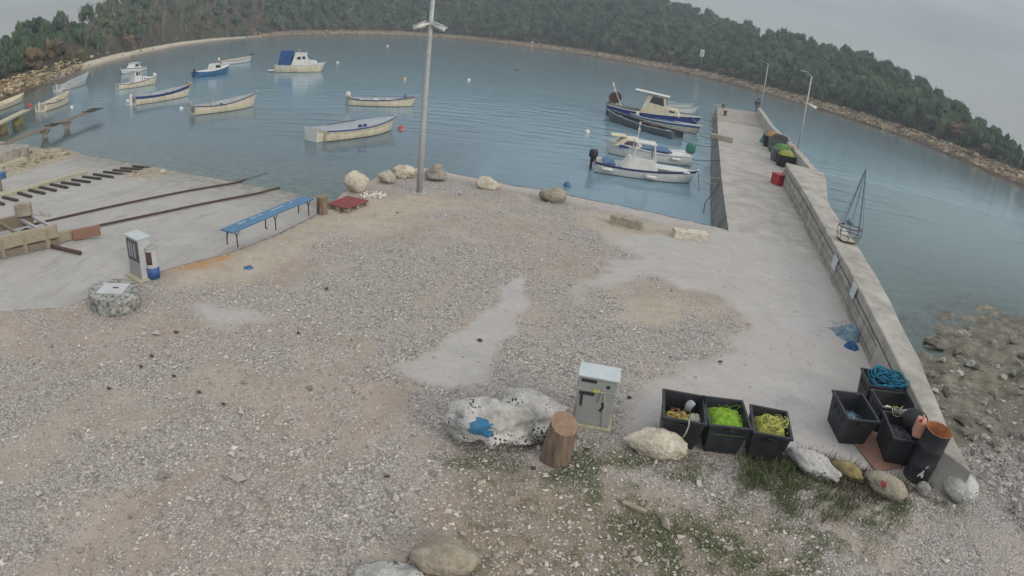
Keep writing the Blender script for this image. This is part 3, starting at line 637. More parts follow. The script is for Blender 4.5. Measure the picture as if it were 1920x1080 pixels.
am = N.new('ShaderNodeMapRange'); L.new(n2.outputs[0], am.inputs[0]); am.inputs[1].default_value = .35; am.inputs[2].default_value = .62; am.inputs[3].default_value = .3; am.inputs[4].default_value = 1
ca = N.new('ShaderNodeMapRange'); L.new(at('calm'), ca.inputs[0]); ca.inputs[1].default_value = 0; ca.inputs[2].default_value = 1; ca.inputs[3].default_value = 1; ca.inputs[4].default_value = .15
pr = N.new('ShaderNodeMath'); pr.operation = 'MULTIPLY'; L.new(am.outputs[0], pr.inputs[0]); L.new(ca.outputs[0], pr.inputs[1])
hp = N.new('ShaderNodeMath'); hp.operation = 'MULTIPLY'; L.new(n1.outputs[0], hp.inputs[0]); L.new(pr.outputs[0], hp.inputs[1])
bp = N.new('ShaderNodeBump'); bp.inputs['Strength'].default_value = .5; bp.inputs['Distance'].default_value = .16; L.new(hp.outputs[0], bp.inputs['Height'])
L.new(bp.outputs[0], gl.inputs['Normal'])
fr = N.new('ShaderNodeFresnel'); fr.inputs['IOR'].default_value = 1.33; L.new(bp.outputs[0], fr.inputs['Normal'])
m_2 = N.new('ShaderNodeMixShader'); L.new(fr.outputs[0], m_2.inputs[0]); L.new(m_1.outputs[0], m_2.inputs[1]); L.new(gl.outputs[0], m_2.inputs[2]); L.new(m_2.outputs[0], out.inputs[0])
idx = np.arange(A2.size).reshape(A2.shape); F = np.stack([idx[:-1, :-1], idx[:-1, 1:], idx[1:, 1:], idx[1:, :-1]], -1).reshape(-1, 4)
o = npmesh('water', np.stack([X2.ravel(), Y2.ravel(), np.full(A2.size, WZ)], 1), F, wm_, True, dict(deep=('POINT', deep.ravel()), turq=('POINT', turq.ravel()), calm=('POINT', calm.ravel())))
o['kind'] = 'structure'
# ================================================================ PIER AND PARAPET
def st(o): o['kind'] = 'structure'; return o
TOPI = [(12.95, 28.6, 1.02), (12.71, 27.91, 1.0), (10.88, 21.17, .95), (10.47, 19.68, .89), (9.78, 17.14, .84), (9.14, 14.78, .82), (8.93, 13.99, .82), (8.45, 12.25, .78), (8.09, 10.9, .76), (7.70, 9.34, .72), (7.52, 8.64, .70), (7.38, 8.0, .69), (7.15, 7.0, .67), (6.97, 6.35, .60)]
OUTP = [(1548, 345), (1551, 385), (1580, 425), (1606, 458), (1625, 488), (1633, 501), (1647, 522), (1663, 548), (1700, 620), (1726, 660), (1740, 692), (1762, 740), (1784, 785), (1800, 825), (1813, 862), (1822, 895)]
WD = H2([.26, .9656])
ow = [P(a, b, .8) for a, b in OUTP]; os_ = [p.x*WD[0] + p.y*WD[1] for p in ow]; od = sorted(zip(os_, [(p.x, p.y) for p in ow]))
def outer_at(x, y):
    s = x*WD[0] + y*WD[1]; k = [a for a, _ in od]
    return float(np.interp(s, k, [q[0] for _, q in od])), float(np.interp(s, k, [q[1] for _, q in od]))
# densify
ti = []
for i in range(len(TOPI) - 1):
    a, c = H2(TOPI[i]), H2(TOPI[i + 1]); k = max(1, int(np.linalg.norm(c - a)/.8))
    for j in range(k): ti.append(a + (c - a)*j/k)
ti.append(H2(TOPI[-1]))
wall = thing('parapet_wall', 'long low concrete and stone sea wall running from the black bins out along the pier', 'sea wall', (ti[-1][0], ti[-1][1], 0))
org = H2([ti[-1][0], ti[-1][1], 0])
capm, facem, outm = MB(), MB(), MB(); uvs = []
secs_cap = []; secs_face = []; secs_out = []; arc = 0; prev = None
for k, (x, y, z) in enumerate(ti):
    if prev is not None: arc += math.hypot(x - prev[0], y - prev[1])
    prev = (x, y); ox, oy = outer_at(x, y); j = .012*math.sin(k*2.7)
    if k < 2: ox, oy = x + 1.95, y - .5
    if k == len(ti) - 1: _q = P(1817, 893, .5); ox, oy = _q.x, _q.y
    A_ = H2([x, y, z + j]) - org; B_ = H2([ox, oy, z - .03 + j]) - org; nb = H2([-.05, .012, 0])
    capb = H2([x, y, z - .24]) - org
    secs_cap.append([capb, A_ + H2([0, 0, -.02]), A_ + H2([.02, 0, 0]), B_, B_ + H2([.0, 0, -.25])])
    secs_face.append([H2([x - .02, y, -.1]) - org + nb, H2([x, y, z - .24]) - org + nb*.5])
    secs_out.append([B_ + H2([-.06, 0, -.25]), H2([ox + .10, oy - .03, -2.6]) - org]); uvs.append((arc, z))
capm.loft(secs_cap, cap1=True).build('coping', M['concwall'], wall, smooth=False, bevel=.02)
n_st = sum(1 for s in ti if s[1] > 10.6)
fo = MB().loft([s for s in secs_face[:n_st + 1]]).build('stone_facing', M['stonewall'], wall)
uvl = fo.data.uv_layers.new(name='UVMap'); cosv = [v.co for v in fo.data.vertices]
for li, lp in enumerate(fo.data.loops):
    vi = lp.vertex_index; s = vi//2; uvl.data[li].uv = (uvs[s][0], cosv[vi].z + .1)
MB().loft(secs_face[n_st:]).build('concrete_facing', M['concrete'], wall)
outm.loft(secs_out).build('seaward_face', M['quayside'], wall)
e0 = ti[-1]; ox, oy = P(1817, 893, .5)[:2]
MB().add([H2([e0[0] - .05, e0[1], -.2]) - org, H2([ox + .04, oy, -.6]) - org, H2([ox, oy, e0[2] - .03]) - org, H2([e0[0], e0[1], e0[2]]) - org], [(0, 1, 2, 3)]).build('end_face', M['concrete'], wall)
# pale enamel plates on the stone facing
def plate(pa, label, w=.42, h=.34):
    x = float(np.interp(-pa[1], [-t[1] for t in ti], [t[0] for t in ti])) - .07
    o = MB().box((0, 0, 0), (.02, w, h)).build('wall_plate', M['plaque']); o.location = (x, pa[1], pa[2]); o.rotation_euler = (0, math.radians(2), math.radians(-15)); return o
p1 = plate((0, 15.15, .50), '', .55, .36); tag(p1, 'blank grey metal plate fixed to the wall just below the rope basket', 'sign plate')
p2 = plate((0, 12.75, .62), '', .42, .34); tag(p2, 'pale blue plate on the wall between the basket and the blue net heap', 'sign plate')
# ---- pier deck
Lp = [P(1366, 432), P(1359, 383), P(1353, 335), P(1349, 290), P(1346.5, 262)]; Lq = [P(1350, 232), P(1344, 200)]
Lq = [Vector((P(1346.5, 262).lerp(Lq[1], .45)).to_tuple()), Lq[1]]
Rq = [P(1425, 213), P(1438, 240), P(1462, 280)]
deck = thing('pier', 'long concrete pier reaching into the bay with boats moored on its left', 'pier', tuple(Lp[0]))
dl = [p - Lp[0] for p in Lp]; dq = [p - Lp[0] for p in Lq]; rq = [p - Lp[0] for p in Rq]
right0 = [Vector((x - .02, y, 0)) - Lp[0] for x, y, z in ti if y > 18.0]
near = [Vector((7.0, 17.2, 0)) - Lp[0], Vector((9.6, 16.2, 0)) - Lp[0]]
ring = [near[0]] + dl + [dq[0]] + [dq[0] + Vector((5.3, -.8, 0))] + [right0[0] + Vector((0, .3, 0))] + right0 + [near[1]]
# inner deck
rx = Vector((rq[2].x, rq[2].y, 0))
ring = [near[0]] + dl + [dq[0], Vector((rq[1].x, rq[1].y, 0)), rx, right0[0] + Vector((.3, 1.2, 0))] + right0 + [near[1]]
MB().add([(v.x, v.y, -.008) for v in ring], [tuple(range(len(ring)))]).build('deck', M['concrete'], deck)
head = [dq[0], dq[1], rq[0], rq[1]]
MB().prism([(v.x, v.y) for v in head], -.5, .035).build('pier_head', conc_mat('brown_stained_concrete', (.33, .30, .27), (.22, .20, .18)), deck)
sd = MB(); ed = dl + dq
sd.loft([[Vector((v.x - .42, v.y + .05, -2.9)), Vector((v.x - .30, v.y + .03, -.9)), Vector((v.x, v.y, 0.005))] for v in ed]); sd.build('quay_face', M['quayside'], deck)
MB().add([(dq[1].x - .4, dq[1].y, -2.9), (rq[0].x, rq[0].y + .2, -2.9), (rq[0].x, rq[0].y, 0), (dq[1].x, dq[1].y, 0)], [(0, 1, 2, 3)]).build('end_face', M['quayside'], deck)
# seaward parapet of the outer pier
TO = [P(1545, 333, .92), P(1495, 277, .92), P(1453, 238, .92), P(1427.5, 203.5, .92)]
up = thing('parapet_wall', 'narrow concrete parapet along the outer half of the pier behind the net bins', 'sea wall', (TO[0].x, TO[0].y, 0))
dense = []
for i in range(3):
    for j in range(6): dense.append(TO[i].lerp(TO[i + 1], j/6))
dense.append(TO[3]); T0 = Vector((TO[0].x, TO[0].y, 0)); sec = []
for i, p in enumerate(dense):
    d = (dense[min(i + 1, len(dense) - 1)] - dense[max(i - 1, 0)]).normalized(); n = Vector((-d.y, d.x, 0)); w_ = .42; q = p - T0
    sec.append([Vector((q.x, q.y, -2.8)), q.copy(), q + n*w_, Vector((q.x, q.y, -.1)) + n*w_*1.1])
MB().loft(sec, cap0=True, cap1=True).build('parapet', M['concwall'], up)
cw = MB(); a = P(1474, 309, .97) - T0; b_ = P(1545, 332, .92) - T0; dd = (b_ - a).normalized(); nn = Vector((-dd.y, dd.x, 0))*.22
cw.add([a + Vector((0, 0, -1.05)), b_ + Vector((0, 0, -3.6)), b_, a, a + nn + Vector((0, 0, -1.05)), b_ + nn + Vector((0, 0, -3.6)), b_ + nn, a + nn], [(0, 1, 2, 3), (5, 4, 7, 6), (3, 2, 6, 7), (4, 0, 3, 7), (1, 5, 6, 2)])
cw.build('cross_wall', M['concrete'], up)
# wide ledge between the deck and the outer parapet (fills behind bins)
lg = [Vector((rx.x, rx.y, 0)) + Lp[0], P(1462, 262), TO[2] - Vector((.3, 0, .92)), TO[1] - Vector((.3, 0, .92)), TO[0] - Vector((.3, 0, .92)), Vector((12.9, 29.0, 0)), ]
MB().add([(v.x - Lp[0].x, v.y - Lp[0].y, -.012) for v in [Vector((rq[0].x, rq[0].y, 0)) + Lp[0], TO[3] - Vector((0, 0, .92)), TO[2] - Vector((0, 0, .92)), TO[1] - Vector((0, 0, .92)), TO[0] - Vector((0.1, 0, .92)), Vector((13.2, 28.4, 0)), Vector((12.0, 27.0, 0))]], [tuple(range(7))]).build('inner_deck', M['concrete'], deck)
# bollards, block and ladder at the pier head
def bollard(px, py, label):
    p = P(px, py); t = thing('mooring_bollard', label, 'bollard', p, 0, 'iron bollards on the pier head')
    MB().cyl((0, 0, 0.03), (0, 0, .38), .16, .13, 14).cyl((0, 0, .38), (0, 0, .5), .2, .2, 14).build('post', M['iron'], t)
    MB().cyl((0, 0, .0), (0, 0, .04), .3, .3, 14).build('base_plate', M['iron'], t)
bollard(1355, 203, 'rusty bollard nearest the far corner of the pier head by the ladder'); bollard(1359, 217, 'rusty bollard on the pier head, closer to the camera than its twin')
bl = P(1352, 263); o = MB().box((0, 0, .17), (1.6, .5, .34)).build('concrete_block', M['limebrown'], bevel=.03); o.location = bl; o.rotation_euler = (0, 0, math.radians(-20)); tag(o, 'low stone kerb block lying across the left edge of the pier', 'block')
ld = thing('ladder', 'galvanised ladder with tall handrails on the left side of the pier head', 'ladder', P(1336, 214, 0))
for s in (0, .62):
    MB().tube([(s*.8, s*.6, -1.9), (s*.8, s*.6, .9), (s*.8 + .25, s*.6, 1.05), (s*.8 + .5, s*.6, .9), (s*.8 + .5, s*.6, .03)], .03, 6).build('rail', M['steel'], ld)
for k in range(7): MB().cyl((0, 0, -1.8 + .33*k), (.5, .37, -1.8 + .33*k), .018, n=6).build('rung', M['steel'], ld)
# ---- lamps
def pier_lamp(px, py, h, label, camera=False, arm=.8):
    p = P(px, py); t = thing('street_lamp', label, 'street lamp', p, 0, 'lamp posts along the pier')
    MB().cyl((0, 0, 0), (0, 0, h), .062, .045, 10).build('pole', M['steel'], t, True)
    MB().tube([(0, 0, h - .05), (-.45*arm, .1, h + .10), (-arm, .2, h + .16)], [.03, .025, .025], 6).build('arm', M['steel'], t, True)
    MB().box((-arm - .15, .22, h + .17), (.42, .16, .06), Matrix.Rotation(math.radians(-10), 3, 'Z')).build('lamp_head', M['steel'], t, bevel=.02)
    MB().box((0, 0, .02), (.35, .35, .04)).build('base_plate', M['steel'], t)
    if camera:
        c = MB().cyl((.12, -.05, 3.85), (.62, -.2, 3.72), .1, .1, 12).build('security_camera', M['white'], t, True); MB().beam((0, 0, 3.95), (.2, -.07, 3.85), .06, .06).build('bracket', M['white'], c)
pier_lamp(1490, 306, 5.65, 'nearer pier lamp post with a white security camera halfway up', True, .35)
pier_lamp(1424, 215, 6.1, 'farther pier lamp post beside the standing angler')
p = P(786, 362); t = thing('lamp_post', 'tall grey tapered steel post with two white security cameras on the quay edge', 'lamp post', p)
MB().tube([(0, 0, 0), (0, 0, 1.9), (0, 0, 4.6), (0, 0, 8)], [.102, .094, .076, .055], 20).build('pole', M['steel'], t, True)
MB().cyl((0, 0, 1.88), (0, 0, 1.95), .105, .105, 20).build('collar', M['steel'], t); MB().cyl((0, 0, 4.9), (0, 0, 4.96), .088, .088, 20).build('collar', M['steel'], t)
MB().box((0, 0, .02), (.5, .42, .035)).build('base_plate', M['steel'], t)
for sx in (-1, 1):
    for sy in (-1, 1): MB().cyl((sx*.2, sy*.16, .03), (sx*.2, sy*.16, .075), .018, n=6).build('anchor_bolt', M['steel'], t)
for sx, lab in ((-1, 'left'), (1, 'right')):
    c = MB().cyl((sx*.16, -.12, 5.36), (sx*.50, -.18, 5.22), .075, .075, 12).box((sx*.33, -.15, 5.375), (.46, .17, .02), Matrix.Rotation(sx*math.radians(22), 3, 'Y')).build('security_camera', M['white'], t, True)
    MB().beam((0, 0, 5.40), (sx*.2, -.12, 5.36), .09, .07).build('bracket', M['white'], c)
    MB().cyl((sx*.505, -.181, 5.218), (sx*.515, -.183, 5.214), .055, .055, 10).build('lens', M['glass'], c)
# ================================================================ BOATS
def hull_fn(L, B, fb, bow, stern, ts, over):
    def f(t):
        w = ts + (1 - ts)*math.sin(math.pi/2*min(1, t/.45)) if t < .45 else math.cos(math.pi/2*((t - .45)/.55))**.72
        return max(.012, B/2*w)
    def z(t): return fb + bow*max(0, (t - .25)/.75)**2 + stern*max(0, (.35 - t)/.35)**2
    def x(t, zz): return -L/2 + t*L + over*max(0, zz)/max(z(1), .1)*t**3 - .06*L*.0
    return f, z, x
def boat(name, label, cat, a, b, B=None, fb=.45, bow=.35, stern=.1, ts=.62, over=.45, hull='cream', rail='navy', band=None, inner='creamdirty', deck=None, boot='wooddark', group=None, Lmax=9, zoff=0, bandw=.3):
    pa, pb = P(*a, WZ), P(*b, WZ); d = pb - pa; L = min(d.length, Lmax); c = (pa + pb)/2
    t = thing(name, label, cat, (c.x, c.y, WZ + zoff), math.atan2(d.y, d.x), group)
    B = B or L*.33; f, z, x = hull_fn(L, B, fb, bow, stern, ts, over); n = 18
    ts_ = [i/(n - 1) for i in range(n)]; secs = []; ins = []
    for q in ts_:
        w, h = f(q), z(q)
        half = [(0, -.28*(1 - .5*q)), (.6*w, -.2), (.88*w, 0), (.93*w, .035), (.95*w, h*(1 - bandw)), (w, h)]
        pts = [Vector((x(q, hh), -yy, hh)) for yy, hh in reversed(half)] + [Vector((x(q, hh), yy, hh)) for yy, hh in half[1:]]
        secs.append(pts)
        wi = max(.006, w - .055); hd = h - .03 if deck == 'full' else max(.10, h*.25)
        xi = x(q, h) - (.10 if q > .97 else 0)
        ins.append([Vector((x(q, h), -w, h)), Vector((xi, -wi, h)), Vector((x(q, hd), -wi*(.8 if deck != 'full' else 1), hd)), Vector((x(q, hd), 0, hd + (.04 if deck == 'full' else 0))), Vector((x(q, hd), wi*(.8 if deck != 'full' else 1), hd)), Vector((xi, wi, h)), Vector((x(q, h), w, h))])
    def mif(i, j): jj = min(j, 9 - j); return 2 if jj == 0 else (0 if jj == 1 else 1)
    ho = MB().loft(secs, cap0=True, mif=mif).build('hull', [M[hull], M[boot], M[band or hull]], t, True)
    for pl in ho.data.polygons:
        if len(pl.vertices) > 4: pl.use_smooth = False
    MB().loft(ins, cap0=(deck != 'full'), cap1=False).build('inner_deck', M[inner], t)
    rl = MB()
    for s in (-1, 1): rl.tube([(x(q, z(q)), s*(f(q) + .01), z(q) - .02) for q in ts_], .038, 5)
    rl.build('rub_rail', M[rail], t, True)
    MB().tube([(L/2 - .02, 0, -.1), (L/2 + over*.6, 0, z(1)*.7), (L/2 + over + .03, 0, z(1) + .09)], [.035, .04, .045], 6).build('stem_post', M[hull], t, True)
    return t, L, B, f, z, x

def seats(t, fs, L, B, f, z, x, m='creamdirty', w=.24):
    for q in fs:
        MB().box((x(q, z(q)), 0, z(q)*.72), (w, 2*f(q)*.9, .035)).build('thwart', M[m], t)
def gear(t, its):
    for nm, m, c, d in its: MB().box(c, d).build(nm, M[m], t, bevel=.02)
def outboard(t, L, z, cover=None, y=0, s=1., x0=None):
    x0 = -L/2 - .10 if x0 is None else x0
    e = MB().loft([[Vector((x0 + .02 + .2*s*math.cos(a)*k, y + .13*s*math.sin(a)*k, z(0) + h)) for a in [i*math.pi/4 for i in range(8)]] for k, h in ((.7, .02), (1, .1), (1.05, .3*s), (.75, .42*s))], True, True, True).build('outboard_motor', M[cover or 'black'], t, True)
    MB().box((x0 - .04, y, z(0) - .3), (.12*s, .07, .75)).box((x0 + .10, y, z(0) - .05), (.16, .2, .22)).build('leg', M['grey' if cover != 'black' else 'black'], e)
    return e
def rudder(t, L, z, m='white'):
    MB().prism([(-L/2 - .04, -.022), (-L/2 - .30, -.022), (-L/2 - .30, .022), (-L/2 - .04, .022)], -.25, z(0) + .22).build('rudder', M[m], t)
    MB().tube([(-L/2 - .15, 0, z(0) + .2), (-L/2 + .7, 0, z(0) + .25)], .022, 5).build('tiller', M['wood'], t)
def cabin(t, outline, w, m='white', wins=(), front=None, roof=None, name='cabin', wtop=None):
    """outline: (x,z) polygon in profile; wins: polygons on both sides"""
    wt = wtop or w; z0 = min(p[1] for p in outline); z1 = max(p[1] for p in outline)
    hw = lambda zz: (w + (wt - w)*(zz - z0)/(z1 - z0))/2
    n = len(outline); vs = [(x_, -hw(z_), z_) for x_, z_ in outline] + [(x_, hw(z_), z_) for x_, z_ in outline]
    c = MB().add(vs, [tuple(range(n)), tuple(reversed(range(n, 2*n)))] + [(i, n + i, n + (i + 1) % n, (i + 1) % n) for i in range(n)]).build(name, M[m], t, bevel=.035)
    for pl in wins:
        for s in (-1, 1):
            k = len(pl); o_ = [(x_, s*(hw(z_) + .006), z_) for x_, z_ in pl] + [(x_, s*(hw(z_) - .02), z_) for x_, z_ in pl]
            MB().add(o_, [tuple(range(k)) if s < 0 else tuple(reversed(range(k)))] + [(i, (i + 1) % k, k + (i + 1) % k, k + i) for i in range(k)]).build('side_window', M['glass'], c)
    if front:
        (xa, za), (xb, zb) = front; q = .07; dv = Vector((xb - xa, 0, zb - za)).normalized(); nv = Vector((-dv.z, 0, dv.x)); nv = nv if nv.x > 0 else -nv
        for s in ((-1, -.06), (.06, 1)):
            A_ = Vector((xa, 0, za)) + dv*q + nv*.008; B_ = Vector((xb, 0, zb)) - dv*q + nv*.008; y0, y1 = s[0]*hw(za)*.84, s[1]*hw(za)*.84
            MB().add([A_ + Vector((0, y0, 0)), A_ + Vector((0, y1, 0)), B_ + Vector((0, y1*.95, 0)), B_ + Vector((0, y0*.95, 0))], [(0, 1, 2, 3)]).build('windscreen', M['glass'], c)
    if roof:
        x0, x1, zz, rw = roof[:4]; MB().add([(x0, -rw/2, zz), (x1, -rw/2, zz - (roof[4] if len(roof) > 4 else 0)), (x1, rw/2, zz - (roof[4] if len(roof) > 4 else 0)), (x0, rw/2, zz), (x0, -rw/2, zz + .06), (x1, -rw/2, zz + .06 - (roof[4] if len(roof) > 4 else 0)), (x1, rw/2, zz + .06 - (roof[4] if len(roof) > 4 else 0)), (x0, rw/2, zz + .06)], [(3, 2, 1, 0), (4, 5, 6, 7), (0, 1, 5, 4), (1, 2, 6, 5), (2, 3, 7, 6), (3, 0, 4, 7)]).build('roof', M['white'], c, bevel=.02)
    return c
def fender(t, x_, y_, z_, m='white'):
    MB().tube([(x_ - .28, y_, z_), (x_ - .22, y_, z_), (x_ + .22, y_, z_), (x_ + .28, y_, z_)], [.03, .09, .09, .03], 10).build('fender', M[m], t, True)
G1 = 'open wooden boats moored in the bay'
t, L, B, f, z, x = boat('rowing_boat', 'cream open boat cut off by the left picture edge', 'boat', (-32, 216), (41, 190), B=1.9, inner='cream', rail='cream', group=G1); seats(t, (.3, .6), L, B, f, z, x)
t, L, B, f, z, x = boat('rowing_boat', 'small cream open boat with dark blue gunwale just beyond the plank jetty', 'boat', (76, 210), (127.5, 191.5), B=1.9, fb=.55, bow=.5, rail='navy', inner='creamdirty', group=G1); seats(t, (.25, .5, .75), L, B, f, z, x); rudder(t, L, z)
t, L, B, f, z, x = boat('rowing_boat', 'narrow white open boat with high bow, farthest left towards the sandy beach', 'boat', (108, 171.5), (160, 157), B=2.1, fb=.5, bow=.8, over=.8, hull='white', rail='white', band='navy', bandw=.12, inner='deckgrey', group=G1, Lmax=9); seats(t, (.3, .6), L, B, f, z, x); rudder(t, L, z)
t, L, B, f, z, x = boat('rowing_boat', 'cream open boat with broad blue band, a brown float off its bow', 'boat', (249, 197), (352, 179.5), B=1.95, fb=.62, bow=.42, over=.35, band='deepblue', bandw=.32, rail='navy', inner='deckgrey', group=G1); seats(t, (.2, .42, .68), L, B, f, z, x); rudder(t, L, z); gear(t, [('engine_box', 'deckgrey', (-.6, 0, .42), (.8, .6, .35)), ('folded_cloth', 'canvas', (1.1, .2, .38), (.5, .6, .16))])
t, L, B, f, z, x = boat('rowing_boat', 'cream open boat with thin navy rim and an upright rowing post amidships', 'boat', (360, 215), (473, 199.5), B=1.9, fb=.55, bow=.5, over=.4, rail='navy', inner='deckgrey', group=G1); seats(t, (.3, .55), L, B, f, z, x)
MB().tube([(-.9, .1, .3), (-.95, .1, 1.05)], .035, 6).tube([(-.9, .1, 1.0), (-.55, -.1, .45)], .03, 6).build('rowing_post', M['grey'], t); outboard(t, L, z, 'grey', s=.8)
t, L, B, f, z, x = boat('rowing_boat', 'distant white open boat with dark rim beyond the blue cabin boat', 'boat', (411, 122.5), (468, 115.5), B=2.2, fb=.55, bow=.3, hull='white', rail='navy', inner='creamdirty', group=G1); outboard(t, L, z, 'white', s=1.1); seats(t, (.3, .6), L, B, f, z, x)
t, L, B, f, z, x = boat('rowing_boat', 'cream open boat with white outboard motor directly left of the tall lamp post', 'boat', (654, 196), (771, 199.5), B=1.8, fb=.48, bow=.28, over=.32, band='creamdirty', rail='navy', inner='deckgrey', group=G1); seats(t, (.2, .45, .62, .85), L, B, f, z, x, 'white', .3); outboard(t, L, z, 'white', s=.95); gear(t, [('locker', 'white', (.9, 0, .40), (1.0, .9, .16)), ('fuel_can', 'red', (1.55, -.25, .45), (.3, .2, .22)), ('engine_box', 'white', (-.35, 0, .38), (.35, .5, .24))])
MB().tube([(1.85, .3, .5), (1.85, .3, .95)], .03, 6).build('oarlock', M['black'], t); MB().tube([(1.95, -.3, .5), (1.95, -.3, .9)], .03, 6).build('oarlock', M['black'], t)
t, L, B, f, z, x = boat('decked_boat', 'white decked boat with blue rim and flat square stern beside the red buoy', 'boat', (596, 262), (731, 243.5), B=2.15, fb=.55, bow=.28, stern=.05, ts=.8, over=.42, band='creamdirty', bandw=.4, rail='deepblue', inner='deckgrey', deck='full')
MB().box((-L/2 - .24, 0, .22), (.42, B*.56, .42)).build('stern_platform', M['creamdirty'], t, bevel=.02); MB().box((-L/2 - .46, 0, .32), (.05, B*.56, .74)).build('transom_board', M['white'], t, bevel=.01)
MB().box((-.45, -B/2 + .12, .68), (.16, .16, .14)).box((-.1, -B/2 + .13, .68), (.14, .14, .14)).build('cleat', M['deepblue'], t)
MB().tube([(-1.7, .45, .66), (.6, .72, .68)], .022, 5).build('oar', M['wooddark'], t)
# cabin boats in the bay
t, L, B, f, z, x = boat('cabin_boat', 'white cabin boat with tall narrow wheelhouse and cream hull lined in black', 'boat', (220, 168), (289, 157.5), B=1.75, fb=.5, bow=.42, over=.4, rail='navy', inner='white')
cabin(t, [(-.45, .3), (-.30, 1.75), (.35, 1.7), (.55, .95), (.62, .3)], 1.0, wins=[[(-.18, 1.2), (-.15, 1.6), (.08, 1.6), (.12, 1.2)], [(.2, 1.2), (.18, 1.58), (.3, 1.58), (.38, 1.2)]], roof=(-.65, .5, 1.72, 1.15), name='wheelhouse', wtop=.85)
cabin(t, [(.6, .3), (.6, 1.0), (1.35, .98), (1.5, .4)], 1.15, wins=[[(.75, .72), (.75, .86), (.92, .86), (.92, .72)], [(1.1, .72), (1.1, .86), (1.25, .86), (1.25, .72)]])
t, L, B, f, z, x = boat('cabin_boat', 'small white cabin boat half hidden behind the white wheelhouse boat', 'boat', (270.5, 131.5), (230, 139), B=1.9, fb=.5, bow=.35, over=.5, hull='white', rail='navy', inner='white', Lmax=5.5)
cabin(t, [(-.9, .4), (-.6, 1.25), (.35, 1.25), (.95, .55), (.9, .4)], 1.35, wins=[[(-.5, .75), (-.4, 1.12), (.2, 1.12), (.4, .75)]], roof=(-1.0, .45, 1.25, 1.4), wtop=1.1)
t, L, B, f, z, x = boat('cabin_boat', 'blue hulled boat with white deck and small windowed cabin near the far left shore', 'boat', (365, 145.5), (426, 137), B=1.9, fb=.62, bow=.42, over=.45, hull='midblue', rail='white', inner='white', deck='full')
cabin(t, [(-.1, .55), (.1, 1.35), (.95, 1.35), (1.35, .7), (1.35, .55)], 1.3, wins=[[(.12, .85), (.2, 1.22), (.9, 1.22), (1.05, .85)]], front=((1.35, .7), (.95, 1.35)), wtop=1.1); outboard(t, L, z, 'black', s=.8)
t, L, B, f, z, x = boat('cabin_cruiser', 'white cabin cruiser with a boxy dark blue canvas canopy over its stern', 'boat', (515, 134.5), (601, 134.5), B=2.3, fb=.85, bow=.28, over=.5, rail='white', band='white', bandw=.2, inner='white', boot='rubber')
cv = MB().prism([(-2.35, -.98), (-.75, -.98), (-.75, .98), (-2.35, .98)], .9, 2.62); cv.v = [(x_ + (.32 if z_ > 1 and x_ < -1 else (.18 if z_ > 1 else 0)), y_*(.84 if z_ > 1 else 1), z_) for x_, y_, z_ in cv.v]; cv.build('canopy', M['canvas'], t, bevel=.06)
cabin(t, [(-.75, .8), (-.25, 2.3), (1.05, 2.28), (1.45, 1.5), (1.55, .8)], 1.8, wins=[[(-.1, 1.55), (.08, 1.9), (.45, 1.9), (.45, 1.55)], [(.62, 1.6), (.62, 1.95), (.95, 1.95), (1.1, 1.6)]], front=((1.45, 1.5), (1.08, 2.2)), roof=(-.35, 1.1, 2.28, 1.6), wtop=1.45)
cabin(t, [(1.5, .85), (1.5, 1.42), (2.25, 1.36), (2.45, .95)], 1.5, wins=[[(1.3, 1.08), (1.3, 1.18), (1.6, 1.18), (1.6, 1.08)]], name='cuddy')
MB().cyl((.1, 0, 2.3), (.1, 0, 2.75), .02, n=6).cyl((.1, 0, 2.62), (.1, 0, 2.72), .07, n=8).build('mast_light', M['white'], t)
MB().tube([(L/2 + .3, -.3, 1.15), (L/2 + .8, -.1, 1.35), (L/2 + .8, .1, 1.35), (L/2 + .3, .3, 1.15)], .02, 5).build('pulpit', M['steel'], t); MB().box((-L/2 - .4, 0, .2), (.8, 1.6, .06)).build('swim_platform', M['white'], t)
# boats lying at the pier
t, L, B, f, z, x = boat('motor_boat', 'white motorboat with purple-blue stripe and open console frame, closest to the quay', 'boat', (1112, 317), (1290, 343), B=1.85, fb=.46, bow=.26, ts=.85, over=.42, hull='white', band='navy', bandw=.22, rail='navy', inner='white')
cabin(t, [(-1.15, .3), (-.75, .95), (.55, .98), (.78, .3)], 1.25, name='console', wtop=1.05)
fr = MB()
for s in (-1, 1): fr.tube([(-.62, s*.5, .9), (-.5, s*.46, 1.75), (.38, s*.46, 1.72), (.52, s*.5, .9)], .055, 6)
fr.box((-.05, 0, 1.75), (1.1, 1.02, .06)); fr.build('cockpit_frame', M['white'], t, bevel=.01)
MB().add([(.40, -.42, 1.0), (.40, .42, 1.0), (.33, .40, 1.62), (.33, -.40, 1.62)], [(0, 1, 2, 3)]).build('windscreen', M['glass'], t)
MB().cyl((-.45, .1, 1.75), (-.45, .1, 2.75), .025, n=6).cyl((-.45, .1, 2.3), (-.45, .1, 2.38), .07, n=8).cyl((-.45, .1, 2.62), (-.45, .1, 2.7), .06, n=8).build('antenna', M['white'], t)
MB().box((1.55, 0, .6), (1.7, 1.0, .1)).build('foredeck', M['white'], t, bevel=.03)
MB().box((-1.75, 0, .5), (.6, 1.2, .12)).build('stern_seat', M['tarpblue'], t, bevel=.03); outboard(t, L, z, 'black', s=1.1); fender(t, .35, -B/2 - .08, .22); fender(t, -1.85, -B/2 + .0, .28)
t, L, B, f, z, x = boat('motor_boat', 'white motorboat with blue stripes and an outboard wrapped in green tarpaulin', 'boat', (1288, 307), (1140, 287), B=2.0, fb=.55, bow=.3, ts=.85, over=.3, hull='white', rail='white', band='white', inner='white', deck='full'); outboard(t, L, z, 'greentarp', s=1.5)
